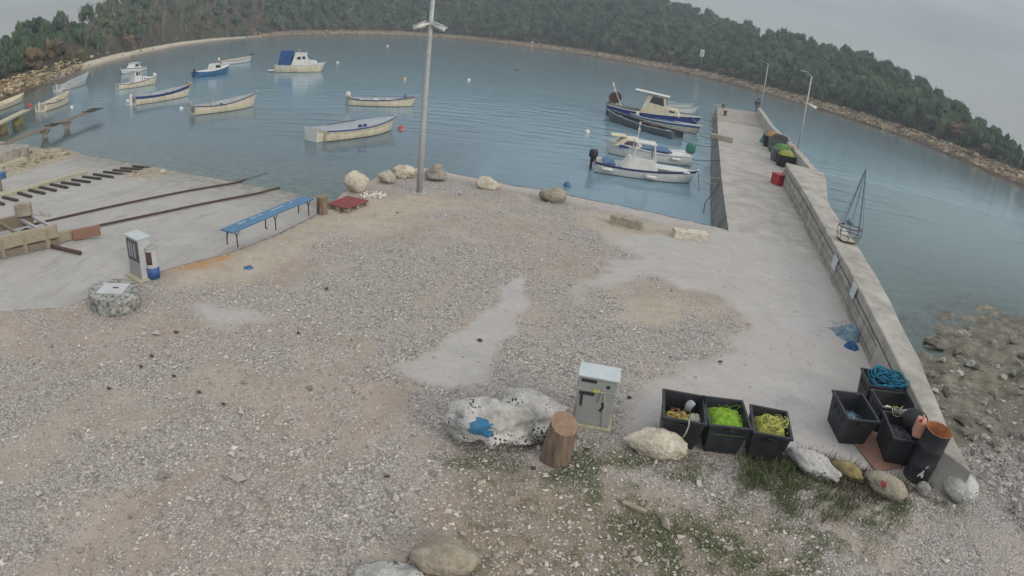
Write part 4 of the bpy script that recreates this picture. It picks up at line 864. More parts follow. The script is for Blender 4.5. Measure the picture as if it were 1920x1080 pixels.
cabin(t, [(.5, .5), (.75, 1.12), (1.75, 1.08), (2.25, .6)], 1.3, wins=[[(.8, .72), (.9, .98), (1.5, .96), (1.75, .72)]], m='cream', wtop=1.0, name='cuddy')
MB().box((-.25, 0, .66), (1.9, 1.55, .09)).build('blue_cover', M['tarpblue'], t, bevel=.03)
for s_ in (-1, 1): MB().box((1.5, s_*.66, .62), (.9, .04, .16)).build('blue_panel', M['deepblue'], t)
fender(t, -1.4, .98, .35); MB().box((2.0, .2, 1.18), (.9, .8, .08)).build('folded_sheet', M['cream'], t, bevel=.02)
t, L, B, f, z, x = boat('fishing_boat', 'largest moored boat, dark blue hull with cream windowed wheelhouse under a white roof', 'boat', (1139, 214), (1297, 243), B=2.6, fb=.82, bow=.45, stern=.15, ts=.7, over=.7, hull='deepblue', rail='white', inner='creamdirty', Lmax=9)
cabin(t, [(-.9, .8), (-.3, 2.55), (1.15, 2.45), (1.35, 1.55), (2.3, 1.5), (2.6, .9)], 1.75, m='cream', wins=[[(-.2, 1.75), (.02, 2.35), (.98, 2.28), (1.12, 1.62)], [(1.6, 1.2), (1.6, 1.36), (2.1, 1.34), (2.1, 1.2)]], front=((1.35, 1.55), (1.15, 2.45)), roof=(-1.6, 1.45, 2.62, 1.9, .18), name='wheelhouse', wtop=1.45)
MB().cyl((-3.3, .45, 1.6), (-3.3, -.45, 1.6), .42, .42, 16).cyl((-3.3, .5, 1.6), (-3.3, .45, 1.6), .5, .5, 16).cyl((-3.3, -.45, 1.6), (-3.3, -.5, 1.6), .5, .5, 16).build('net_hauler', M['iron'], t)
MB().tube([(-3.2, .5, 1.0), (-3.7, .5, 2.9)], .04, 6).tube([(-2.6, -.5, 1.0), (-3.6, -.45, 2.8)], .04, 6).tube([(-3.7, .5, 2.9), (-3.6, -.45, 2.8)], .03, 6).build('stern_gantry', M['white'], t)
outboard(t, L, lambda q: .75, 'grey', s=1.1); MB().box((-1.9, 0, .9), (1.5, 1.5, .1)).build('hatch', M['greyhull'], t)
t, L, B, f, z, x = boat('rowing_boat', 'white open boat with blue cover squeezed between the grey skiff and the big blue boat', 'boat', (1180, 222), (1304, 251.5), B=2.0, fb=.5, bow=.3, hull='creamdirty', rail='white', inner='white', band='tarpblue', bandw=.35, Lmax=7); MB().box((.6, 0, .52), (2.4, 1.4, .08)).build('blue_cover', M['tarpblue'], t, bevel=.03); seats(t, (.3, .5), L, B, f, z, x, 'white', .4)
MB().cyl((-2.2, -.5, .45), (-2.2, -.5, .85), .18, .18, 12).build('float_drum', M['white'], t, True)
t, L, B, f, z, x = boat('skiff', 'long dark grey open skiff carrying dark crates, moored in front of the blue boat', 'boat', (1270, 261), (1144, 225), B=1.9, fb=.5, bow=.35, ts=.8, over=.45, hull='greyhull', rail='deckgrey', inner='rubber', Lmax=8.2); seats(t, (.2, .85), L, B, f, z, x, 'grey')
t2 = t
for k, (bx_, m_, lab) in enumerate(((-.2, 'black', 'larger dark fish crate in the middle of the grey skiff'), (-1.05, 'iron', 'smaller brownish crate in the grey skiff, on the pier side'))):
    o = MB().box((0, 0, .22), (.62 - .1*k, .8, .44), taper=.9).box((0, 0, .45), (.66 - .1*k, .84, .05)).build('fish_crate', M[m_], bevel=.01); o.location = t2.matrix_basis @ Vector((bx_, 0, .14)); o.rotation_euler = t2.rotation_euler; tag(o, lab, 'crate')
for k, (a, b_, lab) in enumerate((((1240, 205), (1300, 213.5), 'nearer of two low white dinghies showing behind the wheelhouse'), ((1236, 196), (1290, 206), 'farther of two low white dinghies showing behind the wheelhouse'))):
    t, L, B, f, z, x = boat('dinghy', lab, 'boat', a, b_, B=1.7, fb=.5, bow=.3, hull='white', rail='grey', inner='deckgrey', group='white dinghies moored behind the wheelhouse', Lmax=6); seats(t, (.3, .6), L, B, f, z, x); outboard(t, L, z, 'white' if k else 'black', s=1.)
# ---- floats
def buoy(px, py, r, m, label, eye=True):
    p = P(px, py, WZ); t = MB(); V, F = _ICO[2]; t.add([Vector(v)*r + Vector((0, 0, r*.25)) for v in V], [tuple(q) for q in F])
    o = t.build('mooring_buoy', M[m], None, True); o.location = p; tag(o, label, 'buoy')
    if eye: MB().tube([(0, 0, r*1.2), (r*.2, 0, r*1.45), (0, 0, r*1.6), (-r*.2, 0, r*1.45), (0, 0, r*1.2)], r*.08, 5).build('eye', M['grey'], o)
    return o
b = buoy(752, 243, .20, 'buoyred', 'round red buoy with white band beside the decked boat'); MB().cyl((0, 0, .03), (0, 0, .06), .207, .207, 20).build('band', M['white'], b)
buoy(758.5, 149, .22, 'yellow', 'small yellow buoy left of the tall lamp post'); buoy(879, 151, .22, 'white', 'small white buoy right of the tall lamp post in open water')
buoy(1101, 249, .19, 'white', 'white buoy just left of the grey skiff'); buoy(1063, 349, .17, 'tarpblue', 'blue buoy close to the quay edge'); buoy(727, 87, .3, 'white', 'tiny far white buoy below the far shore'); buoy(970, 132.5, .32, 'greyhull', 'dark buoy in open water towards the far shore')
buoy(57, 199, .22, 'buoyred', 'tiny pink-red buoy between the two leftmost boats'); buoy(134.5, 202.5, .17, 'white', 'tiny white float by the bow of the small cream boat'); buoy(240, 192, .22, 'white', 'white float at the stern of the blue banded boat'); buoy(801, 83, .3, 'white', 'tiny far white buoy left of the post cameras')
o = buoy(353, 163, .42, 'lichen', 'large brown mooring float above the bow of the blue banded boat'); buoy(633, 118, .2, 'white', 'tiny white float ahead of the cabin cruiser')
buoy(340, 205, .18, 'white', 'white float on a pole by the stern of the navy rimmed boat'); buoy(472, 104, .35, 'black', 'dark float beyond the farthest open boat'); buoy(363, 114, .2, 'greyhull', 'tiny grey float left of the farthest open boat'); buoy(290, 141, .25, 'white', 'tiny white float ahead of the white wheelhouse boat')
# ---- mooring lines from the pier
def line(pts, r, m, label, name='mooring_rope', group=None):
    pts = [Vector(p) for p in pts]; out = []
    for i in range(len(pts) - 1):
        for j in range(6):
            u = j/6; q = pts[i].lerp(pts[i + 1], u); q.z -= .35*(pts[i + 1] - pts[i]).length*.12*4*u*(1 - u); out.append(q)
    out.append(pts[-1]); o0 = out[0].copy(); o = MB().tube([q - o0 for q in out], r, 5).build(name, M[m], None, True); o.location = o0
    return tag(o, label, 'rope', group)
bow4 = P(1309, 326, WZ + .65)
line([bow4, P(1352, 334, -.1)], .022, 'rope', 'pale rope from the nearest motorboat bow to the pier')
line([bow4, P(1320, 338, WZ + .5), P(1346, 346, -.5)], .02, 'rope', 'lower pale rope slanting from the motorboat bow to the pier wall')
line([bow4, P(1311, 355, WZ + .05), P(1300, 372, WZ - .1)], .016, 'ropedark', 'dark rope dropping from the nearest motorboat bow into the water')
line([P(1351, 338, -.1), P(1322, 380, WZ + .3), P(1319, 400, WZ - .02)], .022, 'ropedark', 'dark rope hanging from the pier into the water near the corner')
line([P(1304, 244, WZ + .7), P(1347, 262, -.1)], .02, 'ropedark', 'dark rope from the white and blue boat to the pier')
line([P(1277, 262, WZ + .6), P(1348, 275, -.1)], .02, 'ropedark', 'dark rope from the grey skiff to the pier')
line([P(1299, 224, WZ + 1.3), P(1345, 245, -.1)], .025, 'rope', 'pale rope from the big blue boat bow to the pier'); line([P(1305, 211, WZ + .7), P(1344, 228, -.1)], .02, 'ropedark', 'dark rope from the white dinghies to the pier')
line([P(1297, 299, WZ + .6), P(1349, 300, -.1)], .018, 'ropedark', 'thin dark line from the green wrapped outboard to the pier')
# ---- plank jetties on the left
def jetty_support(t, p, ztop, d):
    n = Vector((-d.y, d.x, 0)); q = p - t.location
    h = ztop - WZ
    a = MB().add([q + n*s*w + d*e*.13 + Vector((0, 0, zz)) for zz, w in ((-1.5, .13), (h*.35, .13), (h*.92, .42), (h, .42)) for s, e in ((-1, -1), (1, -1), (1, 1), (-1, 1))], [(0, 1, 5, 4), (1, 2, 6, 5), (2, 3, 7, 6), (3, 0, 4, 7), (4, 5, 9, 8), (5, 6, 10, 9), (6, 7, 11, 10), (7, 4, 8, 11), (8, 9, 13, 12), (9, 10, 14, 13), (10, 11, 15, 14), (11, 8, 12, 15), (12, 13, 14, 15)])
    a.build('pillar', M['limebrown'], t)
JZ = -.52
pa, pb, s1, s2 = P(8, 272, JZ), P(186, 204, JZ), P(95, 258, WZ), P(166, 240, WZ)
t = thing('jetty', 'narrow plank jetty on two flared concrete pillars standing in the shallows', 'jetty', (pa.x, pa.y, WZ)); d = (pb - pa).normalized(); d.z = 0; n = Vector((-d.y, d.x, 0))
for s in (-.22, .2): MB().beam(pa + n*s - t.location + Vector((0, 0, .04)), pb + n*s - t.location + Vector((0, 0, .04)), .24, .07).build('plank', M['wood'], t)
for u in (.42, .47, .84, .90, .95):
    q = pa.lerp(pb, u) - t.location; MB().beam(q - n*.75 + Vector((0, 0, .12)), q + n*.35 + Vector((0, 0, .12)), .11, .06).build('cross_board', M['wooddark'], t)
def near_on(p): u = (p - pa).dot(d); q = pa + d*u; return Vector((q.x, q.y, WZ))
jetty_support(t, near_on(s1), JZ, d); jetty_support(t, near_on(s2), JZ, d)
pa, pb = P(-60, 262, -.35), P(49, 207, -.35); d = (pb - pa).normalized(); n = Vector((-d.y, d.x, 0))
t = thing('jetty', 'thick ochre concrete jetty on blocky piers at the left picture edge', 'jetty', (pa.x, pa.y, WZ)); MB().beam(pa - t.location, pb - t.location, .8, .16).build('slab', M['mortar'], t, bevel=.02)
for u in (.25, .52, .82): q = pa.lerp(pb, u) - t.location; MB().beam(q - d*.55 + Vector((0, 0, -.85)), q + d*.55 + Vector((0, 0, -.85)), .6, 1.5).build('pier_block', M['lichen'], t)
# ================================================================ THINGS ON THE QUAY
def V3(*a): return Vector(a)
# ---- bench
a, b_ = (P(412, 432, .42) + P(437, 438, .42))/2, (P(562, 370, .42) + P(594, 373, .42))/2
t = thing('bench', 'long low backless bench with chipped blue planks on thin metal legs', 'bench', (a.x, a.y, 0), math.atan2((b_ - a).y, (b_ - a).x)); Ln = (b_ - a).length
for k, yy in enumerate((-.15, 0.0, .15)): MB().box((Ln/2, yy, .435), (Ln, .135, .04)).build('seat_plank', M['benchblue'], t, bevel=.006)
cp = MB(); rg2 = random.Random(5)
for k in range(7):
    x0 = .35 + k*.42 + rg2.random()*.2; w_ = .12 + rg2.random()*.3; yy = .06 + rg2.random()*.02
    MB().add([(x0, yy - .012, .4565), (x0 + w_, yy - .008, .4565), (x0 + w_*.9, yy + .014, .4565), (x0 + .04, yy + .018, .4565)], [(0, 1, 2, 3)]).build('bare_patch', M['white'], t) if k < 6 else None
for xx in (.18, Ln*.5, Ln - .22):
    for s in (-1, 1):
        MB().tube([(xx, s*.19, 0), (xx, s*.17, .30), (xx, s*.10, .415)], .018, 6).tube([(xx + .02, s*.17, .28), (xx + .16, s*.13, .41)], .012, 5).build('leg', M['iron'], t)
# ---- log stumps
def log(px, py, r, h, label, slant=0., rz=0., r2=None, tilt=0.):
    t = thing('log_stump', label, 'log', P(px, py), rz); n = 28; secs = []
    for zz in (0, .2, .45, .7, 1.):
        s_ = []
        for i in range(n):
            a = 2*math.pi*i/n; q = r + ((r2 or r) - r)*zz; q *= 1 + .05*(mnoise.noise(Vector((math.cos(a)*2, math.sin(a)*2, zz*1.5 + px)))) + .012*math.sin(a*13)
            s_.append(V3(q*math.cos(a) + tilt*zz, q*math.sin(a), zz*h + (slant*math.cos(a - 1.9)*r if zz == 1 else 0)))
        secs.append(s_)
    MB().loft(secs, True).build('bark', M['bark'], t, True)
    MB().add([v*1.0 + V3(0, 0, .002) for v in secs[-1]], [tuple(range(n))]).build('cut_face', M['logend'], t)
    return t
log(604, 400, .155, .50, 'upright weathered log stump at the far end of the blue bench')
log(1041, 858, .215, .60, 'upright brown log stump with slanting sawn top beside the grey cabinet', slant=.35, r2=.185, tilt=.04)
# ---- red pallet
c4 = [P(617.5, 382, .14), P(648, 390.5, .14), P(688, 375, .14), P(653, 367, .14)]
cc = sum(c4, Vector())/4; dx = (c4[2] - c4[1]); dy = (c4[0] - c4[1]); t = thing('pallet', 'faded red wooden pallet lying flat next to the log stump', 'pallet', (cc.x, cc.y, 0), math.atan2(dx.y, dx.x)); LX, LY = dx.length, max(.8, dy.length)
for k in range(5): MB().box((0, -LY/2 + .07 + k*(LY - .14)/4, .132), (LX, .13, .022)).build('top_board', M['palletred'], t)
for xx in (-LX/2 + .06, 0, LX/2 - .06): MB().box((xx, 0, .108), (.10, LY, .022)).build('stringer_board', M['wood'], t)
for xx in (-LX/2 + .06, 0, LX/2 - .06):
    for yy in (-LY/2 + .07, 0, LY/2 - .07): MB().box((xx, yy, .055), (.10, .12, .085)).build('block', M['woodpale'], t)
# ---- boulders along the quay edge
def rpx(px, py, w_, h_, label, m, seed, dep=.8, rz=0., name='boulder', sub=3, **k):
    p = P(px, py); ds = (Vector((0, 0, CAM_H)) - p).length*APX
    el = math.asin(CAM_H/(Vector((0, 0, CAM_H)) - p).length); W_ = w_*ds; D_ = W_*dep; Hh = max(.12, (h_*ds - D_*math.sin(el)*.8)/math.cos(el)); 
    az_ = math.atan2(p.x, p.y)
    c = p + V3(math.sin(az_), math.cos(az_), 0)*D_*.42
    return rock(name, label, (c.x, c.y, 0), (W_*1.06, D_, Hh*1.25), seed, M[m], rz - az_, sub=sub, cat='boulder', **k)
rpx(669, 363, 44, 40, 'tall pale boulder with a smooth right face beside the red pallet', 'limestone', 11, .8, facets=7, rough=.04)
rpx(725, 345, 30, 26, 'small squarish cream stone block between two boulders at the quay corner', 'limestone', 22, .8, facets=6, rough=.02, flat=.7)
rpx(757, 336, 36, 25, 'lumpy beige boulder just left of the tall lamp post', 'limestone', 33, .8, rough=.14)
rpx(814, 340, 46, 31, 'dark grey rough boulder just right of the tall lamp post', 'limegrey', 44, .75, rough=.14)
rpx(913, 357, 43, 25, 'low wedge shaped beige boulder alone on the quay edge', 'limestone', 55, .7)
rpx(1036, 381, 44, 31, 'greyish rounded boulder with orange end near the blue buoy', 'limebrown', 66, .75)
def kerb(c, w_, label, m, hh=.26, dd=.3, seed=0):
    a, b_ = P(*c[0]), P(*c[1]); d = b_ - a; t_ = MB(); n = 10; secs = []
    for i in range(n + 1):
        u = i/n; j = .012*mnoise.noise(Vector((u*7, seed, 0))); x_ = d.length*u
        secs.append([V3(x_, -dd/2 + j, -.02), V3(x_, -dd/2 + j, hh - .02 + j), V3(x_, -dd/2 + .03, hh + j), V3(x_, dd/2 - .03, hh - j), V3(x_, dd/2, hh - .03), V3(x_, dd/2 + j, -.02)])
    o = t_.loft(secs, True, True, True).build('stone_block', M[m], bevel=.008); o.location = a + V3(-d.y, d.x, 0).normalized()*dd/2; o.rotation_euler = (0, 0, math.atan2(d.y, d.x)); return tag(o, label, 'stone block')
kerb(((1142, 419), (1202, 433)), 0, 'smooth rectangular concrete block on the quay edge, left of its rough twin', 'limebrown', .27, .3, 1)
kerb(((1264, 447), (1327, 454)), 0, 'rough yellowish rectangular stone block nearest the pier', 'limestone', .25, .36, 2)
# ---- rocks round the near objects
rpx(912, 850, 150, 112, 'large white pitted boulder with a blue paint patch', 'limewhite', 301, .75, sub=4, rough=.14, facets=12, flat=.72)
rpx(990, 828, 150, 100, 'white pitted boulder wedged behind the blue painted one', 'limewhite', 123, .7, sub=4, rough=.14, facets=12, flat=.72)
rpx(1216, 858, 112, 62, 'low boulder, grey white and ochre, in front of the first black bin', 'limestone', 77, .45, sub=4, rough=.07)
rpx(1509, 896, 104, 56, 'cracked grey white boulder in tall grass beside the black bins', 'limewhite', 88, .5, sub=4, rz=-.15)
rpx(1585, 905, 70, 40, 'yellow lichen covered rock between the cracked boulder and the smooth stone', 'lichen', 99, .6)
rpx(1650, 933, 72, 44, 'smooth grey brown stone with a small red mark, half sunk in weeds', 'limebrown', 111, .6, facets=5, rough=.02, flat=.95)
rpx(1785, 940, 62, 54, 'rounded pale stone full of dark pits at the end of the sea wall', 'pitted', 131, .9, facets=5, rough=.04, flat=.95)
rpx(1725, 930, 26, 26, 'small dark mossy stone between the drum and the pitted stone', 'limegrey', 136, .9)
rpx(836, 1084, 128, 84, 'big smooth tan boulder at the bottom edge of the picture', 'limebrown', 149, .65, facets=9, rough=.01, sub=4, flat=.62)
rpx(730, 1122, 118, 66, 'white boulder cut by the bottom picture edge left of the tan boulder', 'limewhite', 151, .7, facets=7, rough=.03, sub=4, flat=.85)
# blue paint patch and red mark as thin skins of paint hugging the rock
def paint_on(ro, px, py, r, m, seed):
    d = ray(px, py); o = Vector((0, 0, CAM_H)); Mi = (Matrix.Translation(ro.location) @ Matrix.Rotation(ro.rotation_euler.z, 4, 'Z')).inverted()
    bm = bmesh.new(); bm.from_mesh(ro.data)
    from mathutils.bvhtree import BVHTree
    bv = BVHTree.FromBMesh(bm); hit = bv.ray_cast(Mi @ o, Mi.to_3x3() @ Vector(d))[0]
    if hit is None: bm.free(); return
    kill = [f for f in bm.faces if (f.calc_center_median() - hit).length > r*(1 + .5*mnoise.noise(f.calc_center_median()*9 + Vector((seed, 0, 0))))]
    bmesh.ops.delete(bm, geom=kill, context='FACES')
    for v in bm.verts: v.co += v.normal*.006
    me = bpy.data.meshes.new('paint_patch'); bm.to_mesh(me); bm.free(); me.materials.append(M[m]); q = bpy.data.objects.new('paint_patch', me); COL.objects.link(q); q.parent = ro
    for p_ in me.polygons: p_.use_smooth = True
M['bluepaint'] = mat('flaking_blue_paint', (.035, .16, .30), .8, .2, 14, bump=.4)
M['redpaint'] = mat('red_paint_mark', (.30, .06, .05), .8, .2, 14)
byl = {o.get('label', ''): o for o in bpy.data.objects}
paint_on([o for l, o in byl.items() if l.startswith('large white pitted')][0], 903, 802, .175, 'bluepaint', 1)
paint_on([o for l, o in byl.items() if l.startswith('smooth grey brown')][0], 1656, 908, .05, 'redpaint', 2)
# ---- grey cabinet on the right
t = thing('electric_cabinet', 'grey shore power cabinet tied with pale rope, standing by the log stump and black bins', 'cabinet', (1.395, 7.43, 0), math.radians(-9)); W_, D_, Hc = .56, .27, .84
MB().box((0, 0, -.02), (W_ + .1, D_ + .14, .12)).build('plinth', M['mortar'], t, bevel=.01)
MB().box((0, 0, .04 + Hc/2), (W_, D_, Hc)).build('body', M['cabinet'], t, bevel=.008)
MB().add([(-W_/2 - .02, -D_/2 - .03, Hc + .02), (W_/2 + .02, -D_/2 - .03, Hc + .02), (W_/2 + .02, D_/2 + .02, Hc + .02), (-W_/2 - .02, D_/2 + .02, Hc + .02), (-W_/2 - .02, -D_/2 - .03, Hc + .05), (W_/2 + .02, -D_/2 - .03, Hc + .05), (W_/2 + .02, D_/2 + .02, Hc + .09), (-W_/2 - .02, D_/2 + .02, Hc + .09)], [(3, 2, 1, 0), (4, 5, 6, 7), (0, 1, 5, 4), (1, 2, 6, 5), (2, 3, 7, 6), (3, 0, 4, 7)]).build('lid', M['cabtop'], t, bevel=.006)
for (cx, cz, ww, hh) in ((-.13, .80, .22, .045), (-.13, .585, .22, .05), (.16, .745, .045, .05), (.135, .44, .055, .045)): MB().box((cx, -D_/2 - .004, cz), (ww, .012, hh)).build('vent_slot', M['slatdark'], t)
dr = MB().box((0, -D_/2 - .003, .25), (W_ - .06, .01, .40)).build('door', M['cabinet'], t, bevel=.003)
MB().beam((-.20, -D_/2 - .012, .58), (-.185, -D_/2 - .012, .36), .016, .03).build('handle', M['slatdark'], dr); MB().beam((.145, -D_/2 - .012, .42), (.105, -D_/2 - .012, .32), .016, .03).build('handle', M['slatdark'], dr)
MB().box((.0, -D_/2 - .008, .65), (.10, .012, .05)).build('label', M['labelyellow'], t)
o = MB().tube([(-W_/2 - .01, -D_/2 - .01, .655), (0, -D_/2 - .014, .648), (W_/2 + .01, -D_/2 - .01, .66), (W_/2 + .01, D_/2 + .01, .67), (-W_/2 - .01, D_/2 + .01, .67), (-W_/2 - .01, -D_/2 - .01, .655)], .008, 5).build('tie_rope', M['rope'], t)
MB().tube([(.12, -D_/2 - .02, .655), (.15, -D_/2 - .025, .5), (.17, -D_/2 - .03, .3), (.19, -D_/2 - .02, .02)], .008, 5).build('rope_end', M['rope'], o); MB().tube([(.09, -D_/2 - .02, .655), (.075, -D_/2 - .02, .55), (.08, -D_/2 - .02, .47)], .008, 5).build('rope_end', M['rope'], o)
# ---- cabinet, litter bin and well ring on the left
t = thing('electric_cabinet', 'slim white shore power pedestal with dark glazed front, left of the litter bin', 'cabinet', (-8.17, 10.45, 0), math.radians(-25)); W_, D_, Hc = .58, .30, .92
MB().box((.0, -.02, -.02), (W_ + .14, D_ + .2, .14)).build('plinth', M['mortar'], t, bevel=.01)
MB().box((0, 0, Hc/2 + .03), (W_, D_, Hc)).build('body', M['binwhite'], t, bevel=.01); MB().box((0, 0, Hc + .045), (W_ + .05, D_ + .06, .035)).build('lid', M['cabtop'], t, bevel=.01)
w1 = MB().box((0, -D_/2 - .006, .66), (W_ - .06, .016, .48)).build('glazed_door', M['glass'], t, bevel=.003)
for k in (-.14, -.02, .11): MB().box((k, -D_/2 - .017, .68), (.055, .006, .34)).build('meter', M['deckgrey'], w1)
MB().box((0, -D_/2 - .006, .22), (W_ - .05, .014, .34)).build('lower_door', M['cabinet'], t, bevel=.003)
t = thing('litter_bin', 'round litter bin, white above and blue below, with a rusty inside, beside the white pedestal', 'litter bin', P(289, 521), math.radians(-25)); r_ = .155
MB().cyl((0, 0, 0.02), (0, 0, .28), r_*.96, r_, 24).build('base', M['binblue'], t, True)
sh = MB(); n = 28; rows = [.28, .36, .40, .56, .66, .70]; vs = [[V3(math.cos(2*math.pi*i/n)*r_, math.sin(2*math.pi*i/n)*r_, z_) for i in range(n)] for z_ in rows]
for i_ in range(len(rows) - 1):
    for j in range(n):
        a_ = 2*math.pi*(j + .5)/n; front = abs(((a_ + math.pi/2 + math.pi) % (2*math.pi)) - math.pi) < 1.05
        if front and 1 <= i_ <= 3: continue
        sh.add([vs[i_][j], vs[i_][(j + 1) % n], vs[i_ + 1][(j + 1) % n], vs[i_ + 1][j]], [(0, 1, 2, 3)])
so_ = sh.build('upper_shell', M['binwhite'], t, False); sf = so_.modifiers.new('s', 'SOLIDIFY'); sf.thickness = .012
MB().tube([(0, 0, .70), (0, 0, .73), (0, 0, .76)], [r_*1.02, r_*.98, r_*.5], 24).build('lid', M['cabinet'], t, False); MB().cyl((0, 0, .20), (0, 0, .69), r_*.86, r_*.86, 20).build('inner_drum', M['iron'], t, True)
p = V3(-7.93, 9.05, 0); t = thing('well_cover', 'round raised concrete chamber with rough black and white rim and a flat metal hatch', 'well', p, math.radians(-12))
n = 40; secs = [[V3((.60 + (.05 if 0 < k < 3 else 0) + .02*mnoise.noise(Vector((i*.6, k, 3))))*math.cos(2*math.pi*i/n), (.5 + .02*mnoise.noise(Vector((i*.5, k, 9))))*math.sin(2*math.pi*i/n), z_) for i in range(n)] for k, z_ in enumerate((-.05, .1, .24, .325, .34))]
M['rim'] = mat('lichen_black_rim', (.42, .43, .40), .95, .2, 11, c2=(.045, .05, .06), bump=.6); MB().loft(secs, True, True, True).build('ring', M['rim'], t, False, bevel=.02)
MB().box((.02, .0, .358), (.62, .46, .035), Matrix.Rotation(math.radians(24), 3, 'Z')).build('hatch', M['binwhite'], t, bevel=.006)
MB().box((.08, .03, .38), (.13, .03, .015), Matrix.Rotation(math.radians(24), 3, 'Z')).build('handle', M['iron'], t)
# ---- black fish bins
def fish_bin(c, rz, sx, sy, h, label, parts=True):
    t = thing('storage_bin', label, 'bin', (c[0], c[1], 0), rz, 'black plastic fishing bins'); tp = .80
    def rect(k, z_, ins=0): return [V3(a*(sx/2*k - ins), b*(sy/2*k - ins), z_) for a, b in ((-1, -1), (1, -1), (1, 1), (-1, 1))]
    MB().loft([rect(tp, 0), rect(1, h), rect(1, h, .018), rect(tp, .05, .018)], True, True, True).build('body', M['black'], t, bevel=.004)
    MB().loft([rect(1, h - .03, -.022), rect(1, h + .008, -.022), rect(1, h + .008, .02), rect(1, h - .03, .004)], True).build('rim', M['black'], t, bevel=.005)
    for s in (-1, 1): MB().box((0, s*(sy/2 + .012), h - .07), (.16, .035, .028)).build('handle', M['black'], t, bevel=.006)
    for k in (-.5, 0, .5): MB().box((-(sx/2)*.965, k*sy*.45, h - .15), (.012, .05, .09)).build('slot', M['slatdark'], t)
    return t
def heap(name, label, cat, c, sx, sy, z0, hh, m, rz=0., seed=0, group=None, rd=False):
    n = 26; V = []; 
    for i in range(n):
        for j in range(n):
            u, v = i/(n - 1)*2 - 1, j/(n - 1)*2 - 1; e_ = max(0, 1 - u**4)*max(0, 1 - v**4) if not rd else max(0, 1 - (u*u + v*v)/(.62 + .55*mnoise.noise(Vector((math.atan2(v, u)*1.3, seed*1.7, 2)))))**.8
            z_ = hh*(.35 + .65*e_)*e_**.4 + .055*mnoise.fractal(Vector((u*3.5 + seed, v*3.5, seed*.7)), 1, 2, 4)*e_; V.append((u*sx/2 + .02*mnoise.noise(Vector((u*5, v*5, seed))), v*sy/2, z_))
    F = [(i*n + j, (i + 1)*n + j, (i + 1)*n + j + 1, i*n + j + 1) for i in range(n - 1) for j in range(n - 1)]
    o = npmesh(name, V, F, M[m], True); o.location = (c[0], c[1], z0); o.rotation_euler = (0, 0, rz)
    # loose twine standing out of the heap
    rr_ = random.Random(seed + 5); tw = MB()
    for k in range(26):
        a_ = rr_.random()*6.28; x0, y0 = (rr_.random() - .5)*sx*.8, (rr_.random() - .5)*sy*.8; L_ = .06 + rr_.random()*.12; zz = hh*.85
        tw.tube([(x0 + math.cos(a_)*L_*q, y0 + math.sin(a_)*L_*q, zz + .035*math.sin(q*3.14) + .02*rr_.random()) for q in (-1, -.5, 0, .5, 1)], .004, 4)
    tw.build('loose_twine', M[m], o) if hh > .13 else None
    return tag(o, label, cat, group)
def coil(name, label, c, sx, sy, z0, hh, m, r=.012, turns=26, seed=0, rz=0., cat='rope', spread=.5):
    rr_ = random.Random(seed); b_ = MB()
    for k in range(turns):
        R_ = (.25 + .75*rr_.random()); cx, cy = (rr_.random() - .5)*sx*spread, (rr_.random() - .5)*sy*spread; ph = rr_.random()*6.28; ex = .5 + rr_.random()*.5
        b_.tube([(max(-sx/2, min(sx/2, cx + math.cos(ph + q*.55)*sx*.42*R_)), max(-sy/2, min(sy/2, cy + math.sin(ph + q*.55)*sy*.42*R_*ex)), hh*(k/turns) + .05*math.sin(q*.9 + k) + hh*.15) for q in range(int(8 + rr_.random()*5))], r, 5)
    o = b_.build(name, M[m], None, True); o.location = (c[0], c[1], z0); o.rotation_euler = (0, 0, rz); return tag(o, label, cat)
R_ = math.radians
fish_bin((2.72, 7.24), R_(-10), .63, .74, .55, 'left bin of the row of three, holding a brown net and grey bag')
fish_bin((3.38, 7.16), R_(-5), .64, .74, .55, 'middle bin of the row of three, filled with bright lime green net')
fish_bin((4.07, 6.99), R_(-13), .60, .72, .55, 'right bin of the row of three, heaped with yellow green net')
fish_bin((5.92, 7.56), R_(-5), .60, .85, .55, 'bin standing apart in front of the wall bins, almost empty with pale blue net')
fish_bin((6.93, 7.80), R_(-6), .80, .58, .55, 'bin against the sea wall with a white jug and yellowish net inside')
fish_bin((7.06, 8.50), R_(-12), .80, .62, .55, 'bin farthest up the sea wall, overflowing with teal rope')
fish_bin((6.66, 6.98), R_(-14), .62, .80, .55, 'bin squeezed between the black drum and the wall bins')
heap('fishing_net', 'brown and orange fishing net in the left bin', 'net', (2.66, 7.12), .50, .40, .30, .14, 'orange', R_(-10), 1)
coil('rope_tangle', 'yellow and pale ropes tangled on the brown net in the left bin', (2.66, 7.10), .42, .34, .40, .05, 'ropegrn', .007, 7, 3)
heap('fishing_net', 'grey white net bundle in the right corner of the left bin', 'net', (2.88, 7.10), .20, .26, .36, .12, 'rope', R_(-10), 4)
V, F = rock_geo((.16, .14, .22), 5, 9, 2, .25); o = npmesh('plastic_bag', V, F, M['deckgrey']); o.location = (2.86, 7.42, .44); tag(o, 'crumpled grey plastic bag standing at the back of the left bin', 'bag')
MB_ = MB().tube([(0, 0, .0), (.0, -.03, .02), (.01, -.05, -.05), (.0, -.05, -.2), (-.03, -.055, -.27)], .011, 5).build('rope_tail', M['rope'], None, True); MB_.location = (2.70, 6.865, .565); tag(MB_, 'short pale rope hanging over the front of the left bin', 'rope')
heap('fishing_net', 'bright lime green net filling the middle bin', 'net', (3.39, 7.14), .57, .66, .38, .14, 'netlime', R_(-5), 7)
heap('fishing_net', 'yellow green net heaped in the right bin of the three', 'net', (4.08, 6.97), .52, .60, .38, .18, 'netyellow', R_(-13), 9)
coil('rope_tangle', 'pale green ropes looping over the yellow green net', (4.10, 6.93), .46, .48, .52, .05, 'ropegrn', .008, 12, 13)
